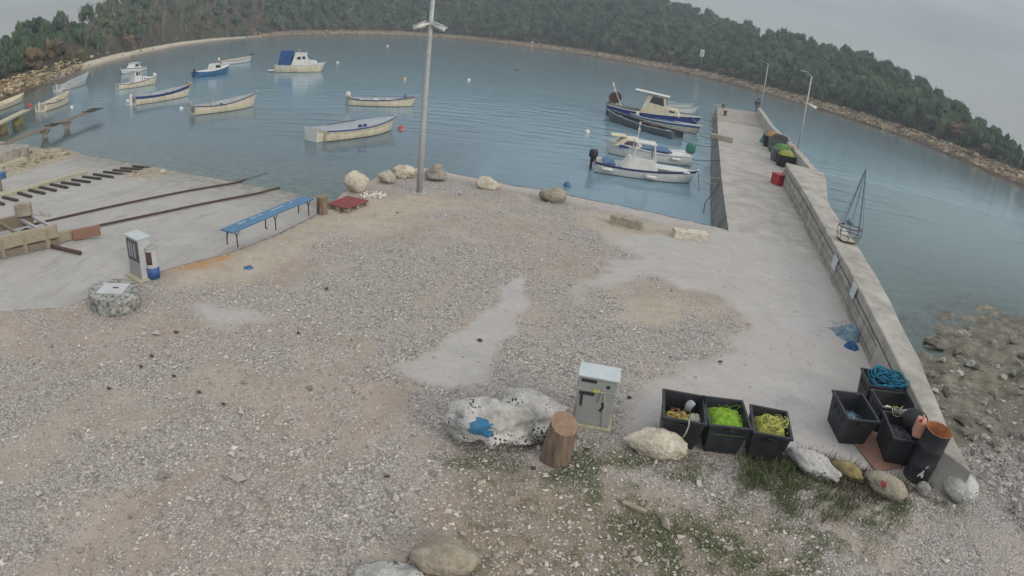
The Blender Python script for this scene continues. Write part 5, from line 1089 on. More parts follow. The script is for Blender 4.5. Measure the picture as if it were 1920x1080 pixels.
heap('fishing_net', 'small heap of pale blue net at the bottom of the nearly empty bin', 'net', (5.90, 7.50), .40, .5, .16, .20, 'netblue', R_(-5), 15)
heap('fishing_net', 'yellowish net in the bin with the white jug', 'net', (6.98, 7.78), .56, .34, .28, .1, 'netyellow', R_(-6), 19)
o = MB().cyl((0, 0, 0), (0, 0, .15), .06, .06, 12).cyl((0, 0, .15), (0, 0, .19), .03, .03, 8).build('plastic_jug', M['white'], None, True); o.location = (6.66, 7.72, .36); o.rotation_euler = (.5, .4, 0); tag(o, 'small white plastic jug in the corner of a wall bin', 'jug')
heap('rope_core', 'dark blue net under the teal rope in the farthest wall bin', 'net', (7.06, 8.5), .7, .52, .40, .12, 'navy', R_(-12), 23)
coil('rope_heap', 'thick teal rope piled high over the farthest wall bin', (7.12, 8.48), .76, .58, .46, .20, 'teal', .016, 60, 27, R_(-12))
coil('rope_tangle', 'white rope tangled over the front rim of the wall bins', (6.80, 7.38), .40, .22, .56, .05, 'rope', .008, 9, 29, 0)
heap('fishing_net', 'dark tangled net filling the bin beside the drum', 'net', (6.66, 7.0), .54, .7, .32, .12, 'black', R_(-14), 31)
V, F = _ICO[3]; o = npmesh('float', V*np.array([.26, .24, .17]), F, M['rubber']); o.location = (6.94, 7.10, .62); tag(o, 'round dark rubber float lying behind the peach jerrycan', 'float')
t = thing('jerrycan', 'peach coloured plastic jerrycan with red cap resting beside the rusty drum', 'jerrycan', (6.72, 6.70, .60), R_(-30)); MB().box((0, 0, .15), (.17, .25, .30)).build('body', M['peach'], t, bevel=.03); MB().cyl((-.05, -.09, .29), (-.05, -.09, .335), .03, .03, 12).build('cap', M['red'], t); MB().tube([(0, -.03, .30), (0, -.02, .34), (0, .08, .34), (0, .1, .30)], .014, 6).build('handle', M['peach'], t)
# ---- oil drum
pb_ = P(1716, 893); top = Vector((.05, .03, 0)); t = thing('oil_drum', 'tall black open steel drum, orange with rust inside, at the sea wall end', 'drum', (pb_.x, pb_.y, 0)); r_ = .235; hD = .93; n = 36
def ringz(r, z_, lx=0): return [V3(r*math.cos(2*math.pi*i/n) + .03*z_, r*math.sin(2*math.pi*i/n) + .02*z_, z_) for i in range(n)]
prof = [(r_, 0)] + [(r_ + (.009 if abs(z_ - .31) < .02 or abs(z_ - .62) < .02 else 0), z_) for z_ in (.02, .28, .30, .32, .34, .59, .61, .63, .65, .9)] + [(r_ + .008, .92), (r_ + .008, hD)]
MB().loft([ringz(a, z_) for a, z_ in prof], True, True).build('shell', M['black'], t, True)
MB().loft([ringz(r_ + .008, hD), ringz(r_ - .012, hD), ringz(r_ - .014, .06)], True, False, True).build('rusty_inside', M['rustorange'], t, True)
aa_ = math.radians(-118); pch = MB(); pts2 = [(-.06, .15), (.05, .145), (.045, .20), (.02, .25), (.03, .33), (.055, .39), (.03, .38), (.0, .31), (-.012, .25), (-.045, .20)]
pch.add([V3((r_ + .004)*math.cos(aa_ + x_/r_) + .03*z_, (r_ + .004)*math.sin(aa_ + x_/r_) + .02*z_, z_) for x_, z_ in pts2], [tuple(range(len(pts2)))]).build('scraped_patch', M['white'], t)
# brown board under the bins
o = MB().box((0, 0, .012), (.62, 1.25, .02)).build('plywood_sheet', M['woodred']); o.location = (6.28, 7.15, 0); o.rotation_euler = (0, 0, R_(8)); tag(o, 'flat reddish brown board lying on the concrete between the bins', 'board')
o = MB().box((0, 0, .03), (.34, .07, .05)).build('wood_offcut', M['woodpale'], bevel=.006); o.location = P(1189, 954); o.rotation_euler = (0, 0, R_(-28)); tag(o, 'short wooden offcut on the stony ground below the low ochre boulder', 'wood')
# ---- blue net heap, rag, red crate
o = heap('fishing_net', 'pale blue fishing net dropped on the concrete at the foot of the sea wall', 'net', tuple(P(1592, 628)[:2]), 1.15, .85, -.01, .24, 'netblue', R_(15), 41, rd=True)
o = heap('fishing_net', 'darker blue end of net trailing below the pale blue heap', 'net', tuple(P(1596, 650)[:2]), .50, .44, -.01, .12, 'canvas', R_(30), 43, rd=True)
o = heap('rag', 'scrap of blue plastic lying on the gravel near the bench', 'rag', tuple(P(466, 503)[:2]), .28, .24, -.02, .08, 'tarpblue', .4, 45, rd=True)
t = thing('crate', 'red plastic crate tipped against the base of the sea wall', 'crate', P(1461, 346), R_(20))
MB().box((0, 0, .02), (.75, .55, .03)).box((0, .27, .26), (.75, .03, .5)).box((-.36, 0, .26), (.03, .55, .5)).box((.36, 0, .26), (.03, .55, .5)).box((0, -.27, .26), (.75, .03, .5)).build('shell', M['red'], t, bevel=.008); MB().box((0, 0, .53), (.82, .62, .03)).build('rim', M['red'], t, bevel=.005)
# ---- hanging basket
bc = P(1588, 452, .84); t = thing('lift_basket', 'wire lifting basket on the sea wall with its rope bridle drawn up to a point', 'basket', (bc.x, bc.y, .84)); k_ = 8
def octo(r, z_, sy=.8): return [V3(r*math.cos(math.pi/k_ + 2*math.pi*i/k_), r*sy*math.sin(math.pi/k_ + 2*math.pi*i/k_), z_) for i in range(k_)]
lo, mi_, hi = octo(.34, .03), octo(.42, .22), octo(.42, .46)
cg = MB()
for rg3, r3 in ((lo, .014), (mi_, .012), (hi, .016)): cg.tube(rg3 + [rg3[0]], r3, 5)
for i in range(k_): cg.tube([lo[i], mi_[i], hi[i]], .010, 5)
for i in range(-3, 4): cg.cyl((i*.09, -.25, .03), (i*.09, .25, .03), .007, n=5); cg.cyl((-.31, i*.07, .035), (.31, i*.07, .035), .007, n=5)
cg.build('wire_cage', M['iron'], t)
apex = P(1604.5, 312, .84); hp_ = 2.35; ax = V3(.02, .02, hp_)
for i in range(k_): MB().tube([hi[i], hi[i].lerp(ax, .5) + V3(0, 0, -.03), ax], .009, 4).build('bridle_rope', M['netblue' if i % 2 else 'ropedark'], t)
V, F = rock_geo((.26, .24, .22), 8, 9, 2, .2); o = npmesh('float_bundle', V, F, M['netblue']); o.parent = t; o.location = (-.02, .08, .62)
o = MB().box((0, 0, .012), (.55, .42, .02)).build('board', M['mortar']); o.parent = t; o.location = (0, 0, .03)
# ---- net tubs and gear on the pier
def tub(px, py, sx, h, label, m, hm, rz=0.):
    p = P(px, py); t = thing('net_tub', label, 'tub', p, rz, 'net tubs along the pier wall'); MB().loft([[V3(a*sx/2*k, b*sx*.4*k, z_) for a, b in ((-1, -1), (1, -1), (1, 1), (-1, 1))] for k, z_ in ((.85, 0), (1, h), (.93, h), (.8, .1))], True, True, True).build('body', M[m], t, bevel=.02)
    heap('fishing_net', label.split(',')[0].replace('tub', 'net in the tub') + ' ' + label.split(',')[1] if False else hm[1], 'net', (p.x, p.y), sx*.95, sx*.75, h*.75, h*.65, hm[0], rz, int(px))
tub(1447, 276, 1.5, .8, 'dark tub topped by orange net, farthest of the pier tubs', 'rubber', ('orange', 'orange net heaped on the farthest pier tub'), R_(-20))
tub(1458, 286, 1.5, .9, 'grey tub in the middle of the pier gear with white tangled rope', 'greyhull', ('black', 'black net with pale cords on the middle pier tub'), R_(-15))
tub(1462, 303, 1.3, .8, 'grey tub under green net, beside the nearer pier lamp', 'greyhull', ('netgreen', 'green net mounded on the tub beside the nearer pier lamp'), R_(-10))
tub(1470, 312, 1.1, .7, 'dark tub holding yellow net, nearest of the pier tubs', 'rubber', ('netyellow', 'yellow net on the nearest pier tub'), R_(-10))
o = MB().box((0, 0, .28), (.7, .3, .3)).build('orange_crate', M['orange'], bevel=.03); pp_ = P(1470, 299); o.location = (pp_.x - .1, pp_.y - .6, .62); tag(o, 'bright orange box on top of the green net', 'box')
o = heap('fishing_net', 'green net pile behind the orange net, by the parapet', 'net', tuple(P(1452, 258)[:2]), 1.6, 1.4, 0, .7, 'greentarp', 0, 63); o = heap('fishing_net', 'dark green net lump at the pier side of the farthest tub', 'net', tuple(P(1437, 269)[:2]), .9, .9, 0, .8, 'greentarp', 0, 64)
coil('rope_tangle', 'white cords on the middle pier tub', tuple(P(1467, 284)[:2]), 1., .7, .8, .3, 'rope', .03, 8, 66)
heap('fishing_net', 'yellow net by the foot of the nearer pier lamp', 'net', tuple(P(1488, 309)[:2]), .9, .8, 0, .7, 'netyellow', 0, 67)
o = MB().tube([(0, 0, 0), (.3, .1, .12), (.8, .15, .05), (1.2, 0, .12)], .06, 6).build('black_hose', M['rubber'], None, True); o.location = (TO[0] + (TO[1] - TO[0])*.05) - V3(.9, .2, .88); tag(o, 'black hose lying in the corner behind the cross wall', 'hose')
# ---- slipway: rails, sleepers, cradle
def rail(pts, label):
    w_ = [on_surf(a, b, lambda x, y: z_ramp(x, y) + .05) for a, b in pts]; o0 = w_[0].copy(); m_ = MB()
    for i in range(len(w_) - 1): m_.beam(w_[i] - o0, w_[i + 1] - o0 + (w_[i + 1] - w_[i]).normalized()*.02, .06, .06)
    o = m_.build('slipway_rail', M['iron']); o.location = o0; tag(o, label, 'rail', 'slipway rails')
rail([(60, 421), (195, 390), (270, 374), (350, 358), (440, 343), (500, 324)], 'upper of the two rusty rails running down the slipway, starting behind the timber cradle')
rail([(100, 442), (185, 423), (295, 400), (375, 383), (480, 363), (523, 352)], 'lower of the two rusty rails running down the slipway towards the bench')
sl = [((35, 635), (210, 675)), ((205, 580), (375, 630)), ((350, 550), (535, 590)), ((480, 515), (670, 555)), ((605, 480), (810, 520)), ((735, 458), (955, 488)), ((860, 425), (1080, 455)), ((990, 390), (1210, 415)), ((1120, 360), (1355, 395)), ((1240, 330), (1480, 362)), ((1355, 310), (1605, 332)), ((1445, 285), (1710, 305)), ((1590, 262), (1800, 285)), ((-90, 672), (45, 722))]
_ord = ['first', 'second', 'third', 'fourth', 'fifth', 'sixth', 'seventh', 'eighth', 'ninth', 'tenth', 'eleventh', 'twelfth', 'thirteenth']
for k, (a, b_) in enumerate(sl):
    w_ = [on_surf(q[0]/6.39, 270 + q[1]/6.39, lambda x, y: np.maximum(z_ramp(x, y), WZ - .05) + .05) for q in (a, b_)]
    o = MB().beam(V3(0, 0, 0), w_[1] - w_[0], .12, .08).build('sleeper', M['wooddark'], bevel=.012); o.location = w_[0]; tag(o, 'dark wooden sleeper on the left slipway, ' + (_ord[12 - k] + ' from the water' if k < 13 else 'last of all, by the picture edge'), 'sleeper', 'dark sleepers in a ladder pattern on the left slipway')
# low ledge beside the sleepers
lw = [G(0, 371), G(60, 355), G(120, 336), G(160, 325)]
m_ = MB(); o0 = lw[0].copy()
for i in range(3): m_.beam(lw[i] - o0, lw[i + 1] - o0, .35, .16)
o = m_.build('kerb', M['mortar'], bevel=.02); o.location = o0 + V3(0, 0, .05); tag(o, 'low mossy concrete kerb along the far side of the sleepers', 'kerb')
t = thing('boat_cradle', 'long weathered timber launching cradle at the left picture edge', 'cradle', (-13.6, 12.2, 0))
def CW(px, py, z_): return P(px, py, z_) - t.location
ft, fb_ = CW(108, 432, .42), CW(-60, 469, .42); bt_, bb_ = CW(62, 409, .42), CW(-90, 442, .42)
dF = (ft - fb_).normalized()
MB().beam(ft, fb_, .16, .34).build('side_beam', M['woodpale'], t, bevel=.015); MB().beam(ft + V3(0, 0, -.3), fb_ + V3(0, 0, -.3), .10, .16).build('lower_beam', M['wood'], t)
MB().beam(bt_, bb_, .16, .34).build('side_beam', M['wood'], t, bevel=.015)
for u in (0.02, .16, .4, .7): MB().beam(ft.lerp(fb_, u) + V3(0, 0, .06), bt_.lerp(bb_, u) + V3(0, 0, .06), .07, .07).build('cross_bar', M['steel' if u < .2 else 'wood'], t)
for u in (.1, .35, .6): MB().box(ft.lerp(fb_, u) + V3(0, -.09, -.16), (.14, .05, .5)).build('post', M['woodpale'], t)
MB().box((ft + bt_)/2 + V3(-.5, -.3, -.28), (1.2, 1.0, .05)).build('sump', M['rubber'], t)
bk = P(45, 403, .60); o = MB().box((0, 0, .16), (.52, .22, .36)).build('concrete_block', M['limebrown'], bevel=.02); o.location = bk; o.rotation_euler = (0, 0, R_(24)); tag(o, 'square concrete block standing on the back beam of the cradle', 'block')
def timber(a, b_, z_, w_, h_, m, label):
    A_, B_ = P(*a, z_), P(*b_, z_); o = MB().beam(V3(0, 0, 0), B_ - A_, w_, h_).build('timber_beam', M[m], bevel=.01); o.location = A_; tag(o, label, 'timber')
timber((94, 450), (137, 438), .14, .14, .26, 'woodpale', 'short pale timber lying between the cradle and the reddish plank')
timber((136, 441), (188, 431), .15, .12, .28, 'woodred', 'reddish timber plank on edge, pointing from the cradle towards the bench')
o = MB().cyl((0, 0, 0), P(151, 474, .05) - P(72, 456, .05), .05, .05, 10).build('iron_pipe', M['iron'], None, True); o.location = P(72, 456, .06); tag(o, 'dark iron pipe sticking out from under the cradle', 'pipe')
for q_, s_ in (((72, 402), .28), ((88, 405), .20)):
    V, F = rock_geo((s_*1.4, s_, s_*.6), int(q_[0]), 8, 2, .15); o = npmesh('stone', V, F, M['limegrey']); o.location = G(*q_); tag(o, 'fist sized grey stone behind the cradle, ' + ('nearer the concrete block' if q_[0] < 80 else 'nearer the upper rail'), 'stone')
# stone wall stub and slab at far left
w0, w1 = P(-40, 318, -.35), P(17, 297, -.35)
d_ = (w1 - w0); o = MB().box((d_.length/2, 0, -.35), (d_.length, 1.6, 1.3)).build('stone_wall', M['limegrey'], bevel=.03); o.location = (w0.x, w0.y + .9, -.15); o.rotation_euler = (0, 0, math.atan2(d_.y, d_.x)); tag(o, 'stub of rough stone wall beside the water at the left picture edge', 'wall')
w0, w1 = P(-40, 320, -.3), P(46, 294, -.3); d_ = (w1 - w0); o = MB().box((d_.length/2, 0, -.3), (d_.length, .55, .6)).build('concrete_kerb', M['mortar'], bevel=.03); o.location = w0; o.rotation_euler = (0, 0, math.atan2(d_.y, d_.x)); tag(o, 'yellowish concrete ledge in front of the rough stone wall', 'kerb')
o = MB().box((0, 0, .1), (.5, .4, .35)).build('blue_box', M['midblue'], bevel=.03); o.location = G(0, 335); tag(o, 'blue box cut by the left picture edge above the kerb', 'box')
t = log(1, 352, .16, .5, 'pale stump cut off by the left picture edge'); t.location = G(-2, 358)
# ================================================================ FAR SHORE: SIGN, TREES, ROCKS
def at_dist(px, py, dist):
    d = ray(px, py); k = dist/math.hypot(d[0], d[1]); return Vector((d[0]*k, d[1]*k, CAM_H + d[2]*k))
q1, q2 = at_dist(1316, 106, 196), at_dist(1316.5, 93, 196)
t = thing('shore_sign', 'small white notice board on a post above the far rocky shore', 'sign', (q1.x, q1.y, q1.z - 1.2), math.radians(-14))
MB().cyl((0, 0, -1.5), (0, 0, 2.6), .08, .08, 8).build('post', M['grey'], t); sb = MB().box((0, -.1, 1.2 + (q2.z - q1.z)/2), (1.25, .06, (q2.z - q1.z))).build('board', M['white'], t)
for k_ in range(4): MB().box((0, -.14, 1.5 + .38*k_), (.7 - .1*(k_ % 2), .02, .10)).build('text_line', M['slatdark'], sb)
def foliage_mat(name, cols, rnd=True):
    m, nt, N, L, b = _nodes(name)
    g = N.new('ShaderNodeNewGeometry'); oi = N.new('ShaderNodeObjectInfo')
    n = N.new('ShaderNodeTexNoise'); n.inputs['Scale'].default_value = .55; n.inputs['Detail'].default_value = 6; n.inputs['Roughness'].default_value = .75; L.new(g.outputs['Position'], n.inputs['Vector'])
    r = N.new('ShaderNodeValToRGB'); L.new(n.outputs[0], r.inputs[0]); e = r.color_ramp.elements
    e[0].position = .3; e[0].color = (*cols[0], 1); e[1].position = .7; e[1].color = (*cols[2], 1); q = e.new(.5); q.color = (*cols[1], 1)
    a = N.new('ShaderNodeAttribute'); a.attribute_name = 'tint'
    r2 = N.new('ShaderNodeValToRGB'); L.new(oi.outputs['Random'] if rnd else a.outputs['Fac'], r2.inputs[0]); e = r2.color_ramp.elements
    e[0].position = 0; e[0].color = (.72, .85, .92, 1); e[1].position = 1; e[1].color = (1.3, 1.15, .9, 1); q = e.new(.78); q.color = (1.1, 1.08, .95, 1); q = e.new(.9); q.color = (1.45, 1.2, 1.05, 1)
    mu = N.new('ShaderNodeMixRGB'); mu.blend_type = 'MULTIPLY'; mu.inputs[0].default_value = 1; L.new(r.outputs[0], mu.inputs[1]); L.new(r2.outputs[0], mu.inputs[2])
    L.new(mu.outputs[0], b.inputs['Base Color']); b.inputs['Roughness'].default_value = .9; b.inputs['Specular IOR Level'].default_value = .15
    return m
M['leaf'] = foliage_mat('evergreen_foliage', ((.030, .054, .044), (.054, .086, .056), (.095, .128, .074)))
M['leafstuff'] = foliage_mat('woodland_foliage', ((.030, .054, .044), (.054, .086, .056), (.095, .128, .074)), False)
M['scrub'] = foliage_mat('brown_scrub', ((.060, .052, .036), (.10, .086, .060), (.15, .125, .088)))
M['twig'] = mat('bare_grey_twigs', (.24, .205, .165), .95, .2, 3); M['trunk'] = mat('trunk', (.13, .105, .08), .95, .2, 5)
def crown_geo(seed, lobes=13, icos=2, leaves=520, shape='round', ls=.34):
    g_ = np.random.default_rng(seed); VV, FF = [], []; nb = 0; V0, F0 = _ICO[icos]
    for k in range(lobes):
        a, rr_ = g_.uniform(0, 6.28), g_.uniform(.0, .62)**.6; hz = g_.uniform(.28, .86)
        if shape == 'cone': rr_ *= (1.08 - hz)*.9
        else: rr_ *= math.sqrt(max(.1, 1 - ((hz - .5)/.55)**2))
        c = np.array([math.cos(a)*rr_*.75, math.sin(a)*rr_*.75, hz]); R = g_.uniform(.17, .34)*(1 if shape != 'cone' else 1.2 - hz*.7)
        nn = np.array([mnoise.fractal(Vector(v*3.2 + k*5.1 + seed), .8, 2, 4) for v in V0]); v = V0*(R*(1 + .6*nn))[:, None]*np.array([1, 1, .8]) + c
        VV.append(v); FF.append(F0 + nb); nb += len(v)
        m_ = leaves//lobes; d = g_.normal(size=(m_, 3)); d /= np.linalg.norm(d, axis=1)[:, None]; p_ = c + d*R*g_.uniform(.85, 1.28, (m_, 1))*np.array([1, 1, .8])
        u = g_.normal(size=(m_, 3)); u /= np.linalg.norm(u, axis=1)[:, None]; w_ = np.cross(u, d); s_ = g_.uniform(.35, 1, (m_, 1))*ls*.22
        tri = np.stack([p_ - u*s_, p_ + u*s_*.9 + w_*s_*.3, p_ + w_*s_*1.5], 1).reshape(-1, 3); VV.append(tri); FF.append(np.arange(len(tri)).reshape(-1, 3) + nb); nb += len(tri)
    return np.concatenate(VV), np.concatenate(FF)
def make_tree(name, label, cat, seed, m, shape='round', group=None):
    t = thing(name, label, cat, (0, 0, 0), 0, group); V, F = crown_geo(seed, shape=shape); c = npmesh('crown', V, F, M[m], False); c.parent = t
    b_ = MB().tube([(0, 0, -.12), (.01, .01, .2), (.02, 0, .5)], [.035, .028, .012], 6); b_.tube([(.01, .01, .2), (.16, .05, .45)], [.018, .008], 5).tube([(.01, .01, .24), (-.14, -.08, .5)], [.016, .008], 5); b_.build('trunk', M['trunk'], t, True); return t
def bare_geo(seed):
    r_ = random.Random(seed); b_ = MB()
    def br(p, d, L_, R, dep):
        q = p; n = 3; pts = [p]
        for i in range(n): d = (d + Vector((r_.uniform(-.16, .16), r_.uniform(-.16, .16), .04))).normalized(); q = q + d*L_/n; pts.append(q)
        b_.tube(pts, [R*(1 - .18*i) for i in range(n + 1)], 3, False)
        if dep:
            for k in range(3 if dep > 1 else 4):
                s = pts[r_.choice((1, 2, 3))]; dd = (d + Vector((r_.uniform(-.8, .8), r_.uniform(-.8, .8), r_.uniform(.0, .5)))).normalized(); br(s, dd, L_*r_.uniform(.5, .75), R*.55, dep - 1)
    for k in range(r_.choice((1, 2, 2))): br(Vector((r_.uniform(-.05, .05), 0, -.02)), Vector((r_.uniform(-.15, .15), r_.uniform(-.1, .1), 1)).normalized(), .52, .014, 3)
    return b_
def dup(root, loc, rz, sc, label=None):
    r = root.copy(); COL.objects.link(r); r.location = loc; r.rotation_euler = (0, 0, rz); r.scale = sc
    if label: r['label'] = label
    for ch in list(root.children): c = ch.copy(); COL.objects.link(c); c.parent = r
    return r
R3 = random.Random(12)
GRP = 'evergreen trees and bushes on the far hillside'
lab_t = 'dark evergreen tree among the dense wood on the hillside across the bay'
protos = [make_tree('evergreen_tree', lab_t, 'tree', 100 + k, 'leaf', group=GRP) for k in range(7)]
cones = [make_tree('pine_tree', 'pointed young pine standing in the row above the right hand shore', 'pine tree', 140 + k, 'leaf', 'cone', 'pointed pines above the right hand shore') for k in range(2)]
scr = [make_tree('brown_shrub', 'brownish leafless looking bush at the foot of the wooded hillside', 'bush', 160 + k, 'scrub', group='brown bushes at the foot of the hillside') for k in range(2)]
def bare_tree(k):
    t = thing('bare_tree', 'leafless grey brown tree standing behind the sandy beach on the left', 'bare tree', (0, 0, 0), 0, 'bare trees behind the beach')
    b_ = bare_geo(200 + k); n0 = len(b_.f); b_.build('branches', M['twig'], t); MB().tube([(0, 0, -.05), (.005, 0, .25)], [.02, .016], 6).build('trunk', M['trunk'], t, True); return t
bares = [bare_tree(k) for k in range(4)]
cand = []
azg = -51.
while azg < 48.5:
    s0 = 9.5; W_ = float(hill_w(azg)); D_ = float(shoreD(np.array(azg)))
    bare = -43.5 < azg < -27.5
    while s0 < W_ + 6:
        a_ = azg + R3.uniform(-.9, .9)*150/(D_ + s0)*.9; s_ = s0 + R3.uniform(-1.6, 1.6); cand.append((a_, s_, D_ + s_)); s0 += 3.0 if s0 < 30 else 3.8
    azg += math.degrees(3.3/(D_ + 18))
cand.sort(key=lambda c: c[2] + (0 if c[1] < 14 else 18)); use = {id(p): False for p in protos + cones + scr + bares}
def put(pl, x, y, z, s, hz):
    p = R3.choice(pl); sc = (s, s*R3.uniform(.9, 1.1), hz); rz = R3.uniform(0, 6.28)
    if not use[id(p)]: use[id(p)] = True; p.location = (x, y, z); p.rotation_euler = (0, 0, rz); p.scale = sc; return p
    return dup(p, (x, y, z), rz, sc)
nt_ = [0, 0, 0, 0]; stuffV, stuffF, stuffT, nb = [], [], [], 0
lowg = [crown_geo(300 + k, 8, 1, 280, ls=.55) for k in range(5)]
def th_(az): return float(np.interp(az, [-60, -46, -38, 35, 42, 50], [4.2, 5, 6.5, 6.0, 4.3, 3.6]))
bz = []
for a_, s_, d_ in cand:
    x, y, z = hill_at(a_, s_); H_ = th_(a_)*R3.uniform(.60, 1.0)*(.85 if a_ < -42 else 1); Wt = H_*R3.uniform(.46, .66)
    if R3.random() < .05: H_ *= 1.2
    if -43.5 < a_ < -25 and s_ < 46 and R3.random() < .5 and nt_[3] < 170: nt_[3] += 1; _k = .62 if a_ < -39.5 else .9; put(bares, x, y, z, 8.5*_k*R3.uniform(.85, 1.2), 8.5*_k*R3.uniform(.85, 1.2)); continue
    if -43.5 < a_ < -25 and s_ < 46: H_ *= .62; Wt *= .8
    if s_ < 13 and R3.random() < .5 and nt_[2] < 90: nt_[2] += 1; put(scr, x, y, z - .3, 2.2*R3.uniform(.8, 1.3), 2.6*R3.uniform(.8, 1.3)); continue
    if a_ > 43.5 and R3.random() < .5 and nt_[1] < 24: nt_[1] += 1; put(cones, x, y, z - .2, Wt*.85, H_*1.12); continue
    if nt_[0] < 290 and (s_ < 24 or R3.random() < .35): nt_[0] += 1; put(protos, x, y, z - .4, Wt, H_); continue
    V, F = lowg[R3.randrange(5)]; c_, s2 = math.cos(R3.uniform(0, 6.28)), 0; an = R3.uniform(0, 6.28); X_ = (V[:, 0]*math.cos(an) - V[:, 1]*math.sin(an))*Wt*1.3 + x; Y_ = (V[:, 0]*math.sin(an) + V[:, 1]*math.cos(an))*Wt*1.3 + y
    stuffV.append(np.stack([X_, Y_, V[:, 2]*H_ + z - .4], 1)); stuffF.append(F + nb); stuffT.append(np.full(len(V), R3.random())); nb += len(V)
o = npmesh('woodland', np.concatenate(stuffV), np.concatenate(stuffF), M['leafstuff'], False, dict(tint=('POINT', np.concatenate(stuffT)))); tag(o, 'dense dark evergreen wood covering the hills behind the bay', 'woodland', kind='stuff')
# scattered ledge rocks and shore scrub
def scatter_rocks(name, pts, m, label, cat, seed=0, sub=1, flat=(.55, .9)):
    g_ = np.random.default_rng(seed); VV, FF, TT = [], [], []; nb = 0; lib = [rock_geo((2, 2, 2), 500 + k, 8, sub, .12) for k in range(6)]
    for x, y, z, s in pts:
        V, F = lib[g_.integers(6)]; an = g_.uniform(0, 6.28); sx, sy, sz = s*g_.uniform(.7, 1.3), s*g_.uniform(.6, 1), s*g_.uniform(*flat)*.7
        v = V*np.array([sx, sy, sz])/2; v = np.stack([v[:, 0]*math.cos(an) - v[:, 1]*math.sin(an) + x, v[:, 0]*math.sin(an) + v[:, 1]*math.cos(an) + y, v[:, 2] + z], 1)
        VV.append(v); FF.append(F + nb); TT.append(np.full(len(F), g_.random())); nb += len(v)
    o = npmesh(name, np.concatenate(VV), np.concatenate(FF), m, False, dict(tint=('FACE', np.concatenate(TT)))); return tag(o, label, cat, kind='stuff')
def tint_mat(name, c0, c1, c2, nsc=8):
    m, nt, N, L, b = _nodes(name); a = N.new('ShaderNodeAttribute'); a.attribute_name = 'tint'; r = N.new('ShaderNodeValToRGB'); L.new(a.outputs['Fac'], r.inputs[0]); e = r.color_ramp.elements
    e[0].position = 0; e[0].color = (*c0, 1); e[1].position = 1; e[1].color = (*c2, 1); q = e.new(.55); q.color = (*c1, 1)
    g = N.new('ShaderNodeNewGeometry'); n = N.new('ShaderNodeTexNoise'); n.inputs['Scale'].default_value = nsc; n.inputs['Detail'].default_value = 5; L.new(g.outputs['Position'], n.inputs['Vector'])
    mr = N.new('ShaderNodeMapRange'); L.new(n.outputs[0], mr.inputs[0]); mr.inputs[1].default_value = .3; mr.inputs[2].default_value = .7; mr.inputs[3].default_value = .75; mr.inputs[4].default_value = 1.15
    mu = N.new('ShaderNodeMixRGB'); mu.blend_type = 'MULTIPLY'; mu.inputs[0].default_value = 1; L.new(r.outputs[0], mu.inputs[1]); L.new(mr.outputs[0], mu.inputs[2]); L.new(mu.outputs[0], b.inputs['Base Color']); b.inputs['Roughness'].default_value = .93; b.inputs['Specular IOR Level'].default_value = .2; return m
pts = []
for k in range(2600):
    a_ = R3.uniform(-52, 48); s_ = R3.uniform(.2, 7.5)
    if -42 < a_ < -27 and R3.random() < .93: continue
    x, y, z = hill_at(a_, s_); z = float(np.interp(s_, [0, .6, 2.2, 5, 8], [WZ, -.75, -.45, .35, .8])) + R3.uniform(-.05, .25); pts.append((x, y, z, R3.uniform(.25, .8)*(1 if R3.random() < .93 else 1.9)))
scatter_rocks('shore_rocks', pts, tint_mat('ledge_rock', (.15, .11, .07), (.30, .235, .15), (.50, .43, .31), .6), 'broken ochre and grey limestone blocks along the far waterline', 'rocks', 3, 2)
# ================================================================ NEAR GROUND: STONES AND GRASS
g_ = np.random.default_rng(99)
def stones(name, n, r0, r1, dens, zf, size, m, label, az0=-62, az1=62, big=.02, flat=.55, bigs=2.6):
    az_ = np.radians(g_.uniform(az0, az1, n)); r_ = r0 + (r1 - r0)*g_.random(n)**1.15; x, y = r_*np.sin(az_), r_*np.cos(az_) - .5
    keep = g_.random(n) < dens(x, y); x, y = x[keep], y[keep]; k = len(x); z = zf(x, y)
    s = size*np.exp(g_.normal(0, .38, k))*np.where(g_.random(k) < big, bigs, 1)
    base = np.array([[1, 0, 0], [-1, 0, 0], [0, 1, 0], [0, -1, 0], [0, 0, 1], [0, 0, -1], [.62, .62, .55], [-.62, -.5, .6]]); base = base[:6]
    fc = np.array([[0, 2, 4], [2, 1, 4], [1, 3, 4], [3, 0, 4], [2, 0, 5], [1, 2, 5], [3, 1, 5], [0, 3, 5]])
    V = base[None]*g_.uniform(.55, 1.1, (k, 6, 1)) + g_.normal(0, .22, (k, 6, 3)); V *= np.stack([np.ones(k), g_.uniform(.6, 1, k), g_.uniform(.35, .75, k)*flat/.55], 1)[:, None]
    an = g_.uniform(0, 6.28, k); c, sn = np.cos(an)[:, None], np.sin(an)[:, None]; vx = (V[..., 0]*c - V[..., 1]*sn)*s[:, None]/2 + x[:, None]; vy = (V[..., 0]*sn + V[..., 1]*c)*s[:, None]/2 + y[:, None]; vz = V[..., 2]*s[:, None]/2 + (z + s*.10)[:, None]
    VV = np.stack([vx, vy, vz], -1).reshape(-1, 3); FF = (fc[None] + (np.arange(k)*6)[:, None, None]).reshape(-1, 3)
    o = npmesh(name, VV, FF, m, False, dict(tint=('FACE', np.repeat(g_.random(k), 8)))); return tag(o, label, 'gravel', kind='stuff')
stone_m = tint_mat('limestone_chips', (.21, .195, .18), (.40, .37, .345), (.60, .565, .53), 5)
def d_near(x, y):
    ins = inpoly(x, y, near_poly); gr = a_grav(x, y); cc = mx_(Z_CONC)(x, y); dd = .26 + .9*gr*(.55 + .9*(fbm(x*2.3, y*2.3, 91, 3) - .3)); near = np.clip(1.35 - np.hypot(x, y)/22, .25, 1)
    return np.where(ins, dd*(1 - .93*cc)*near*(1 - .6*mx_(Z_SAND)(x, y)), 0)
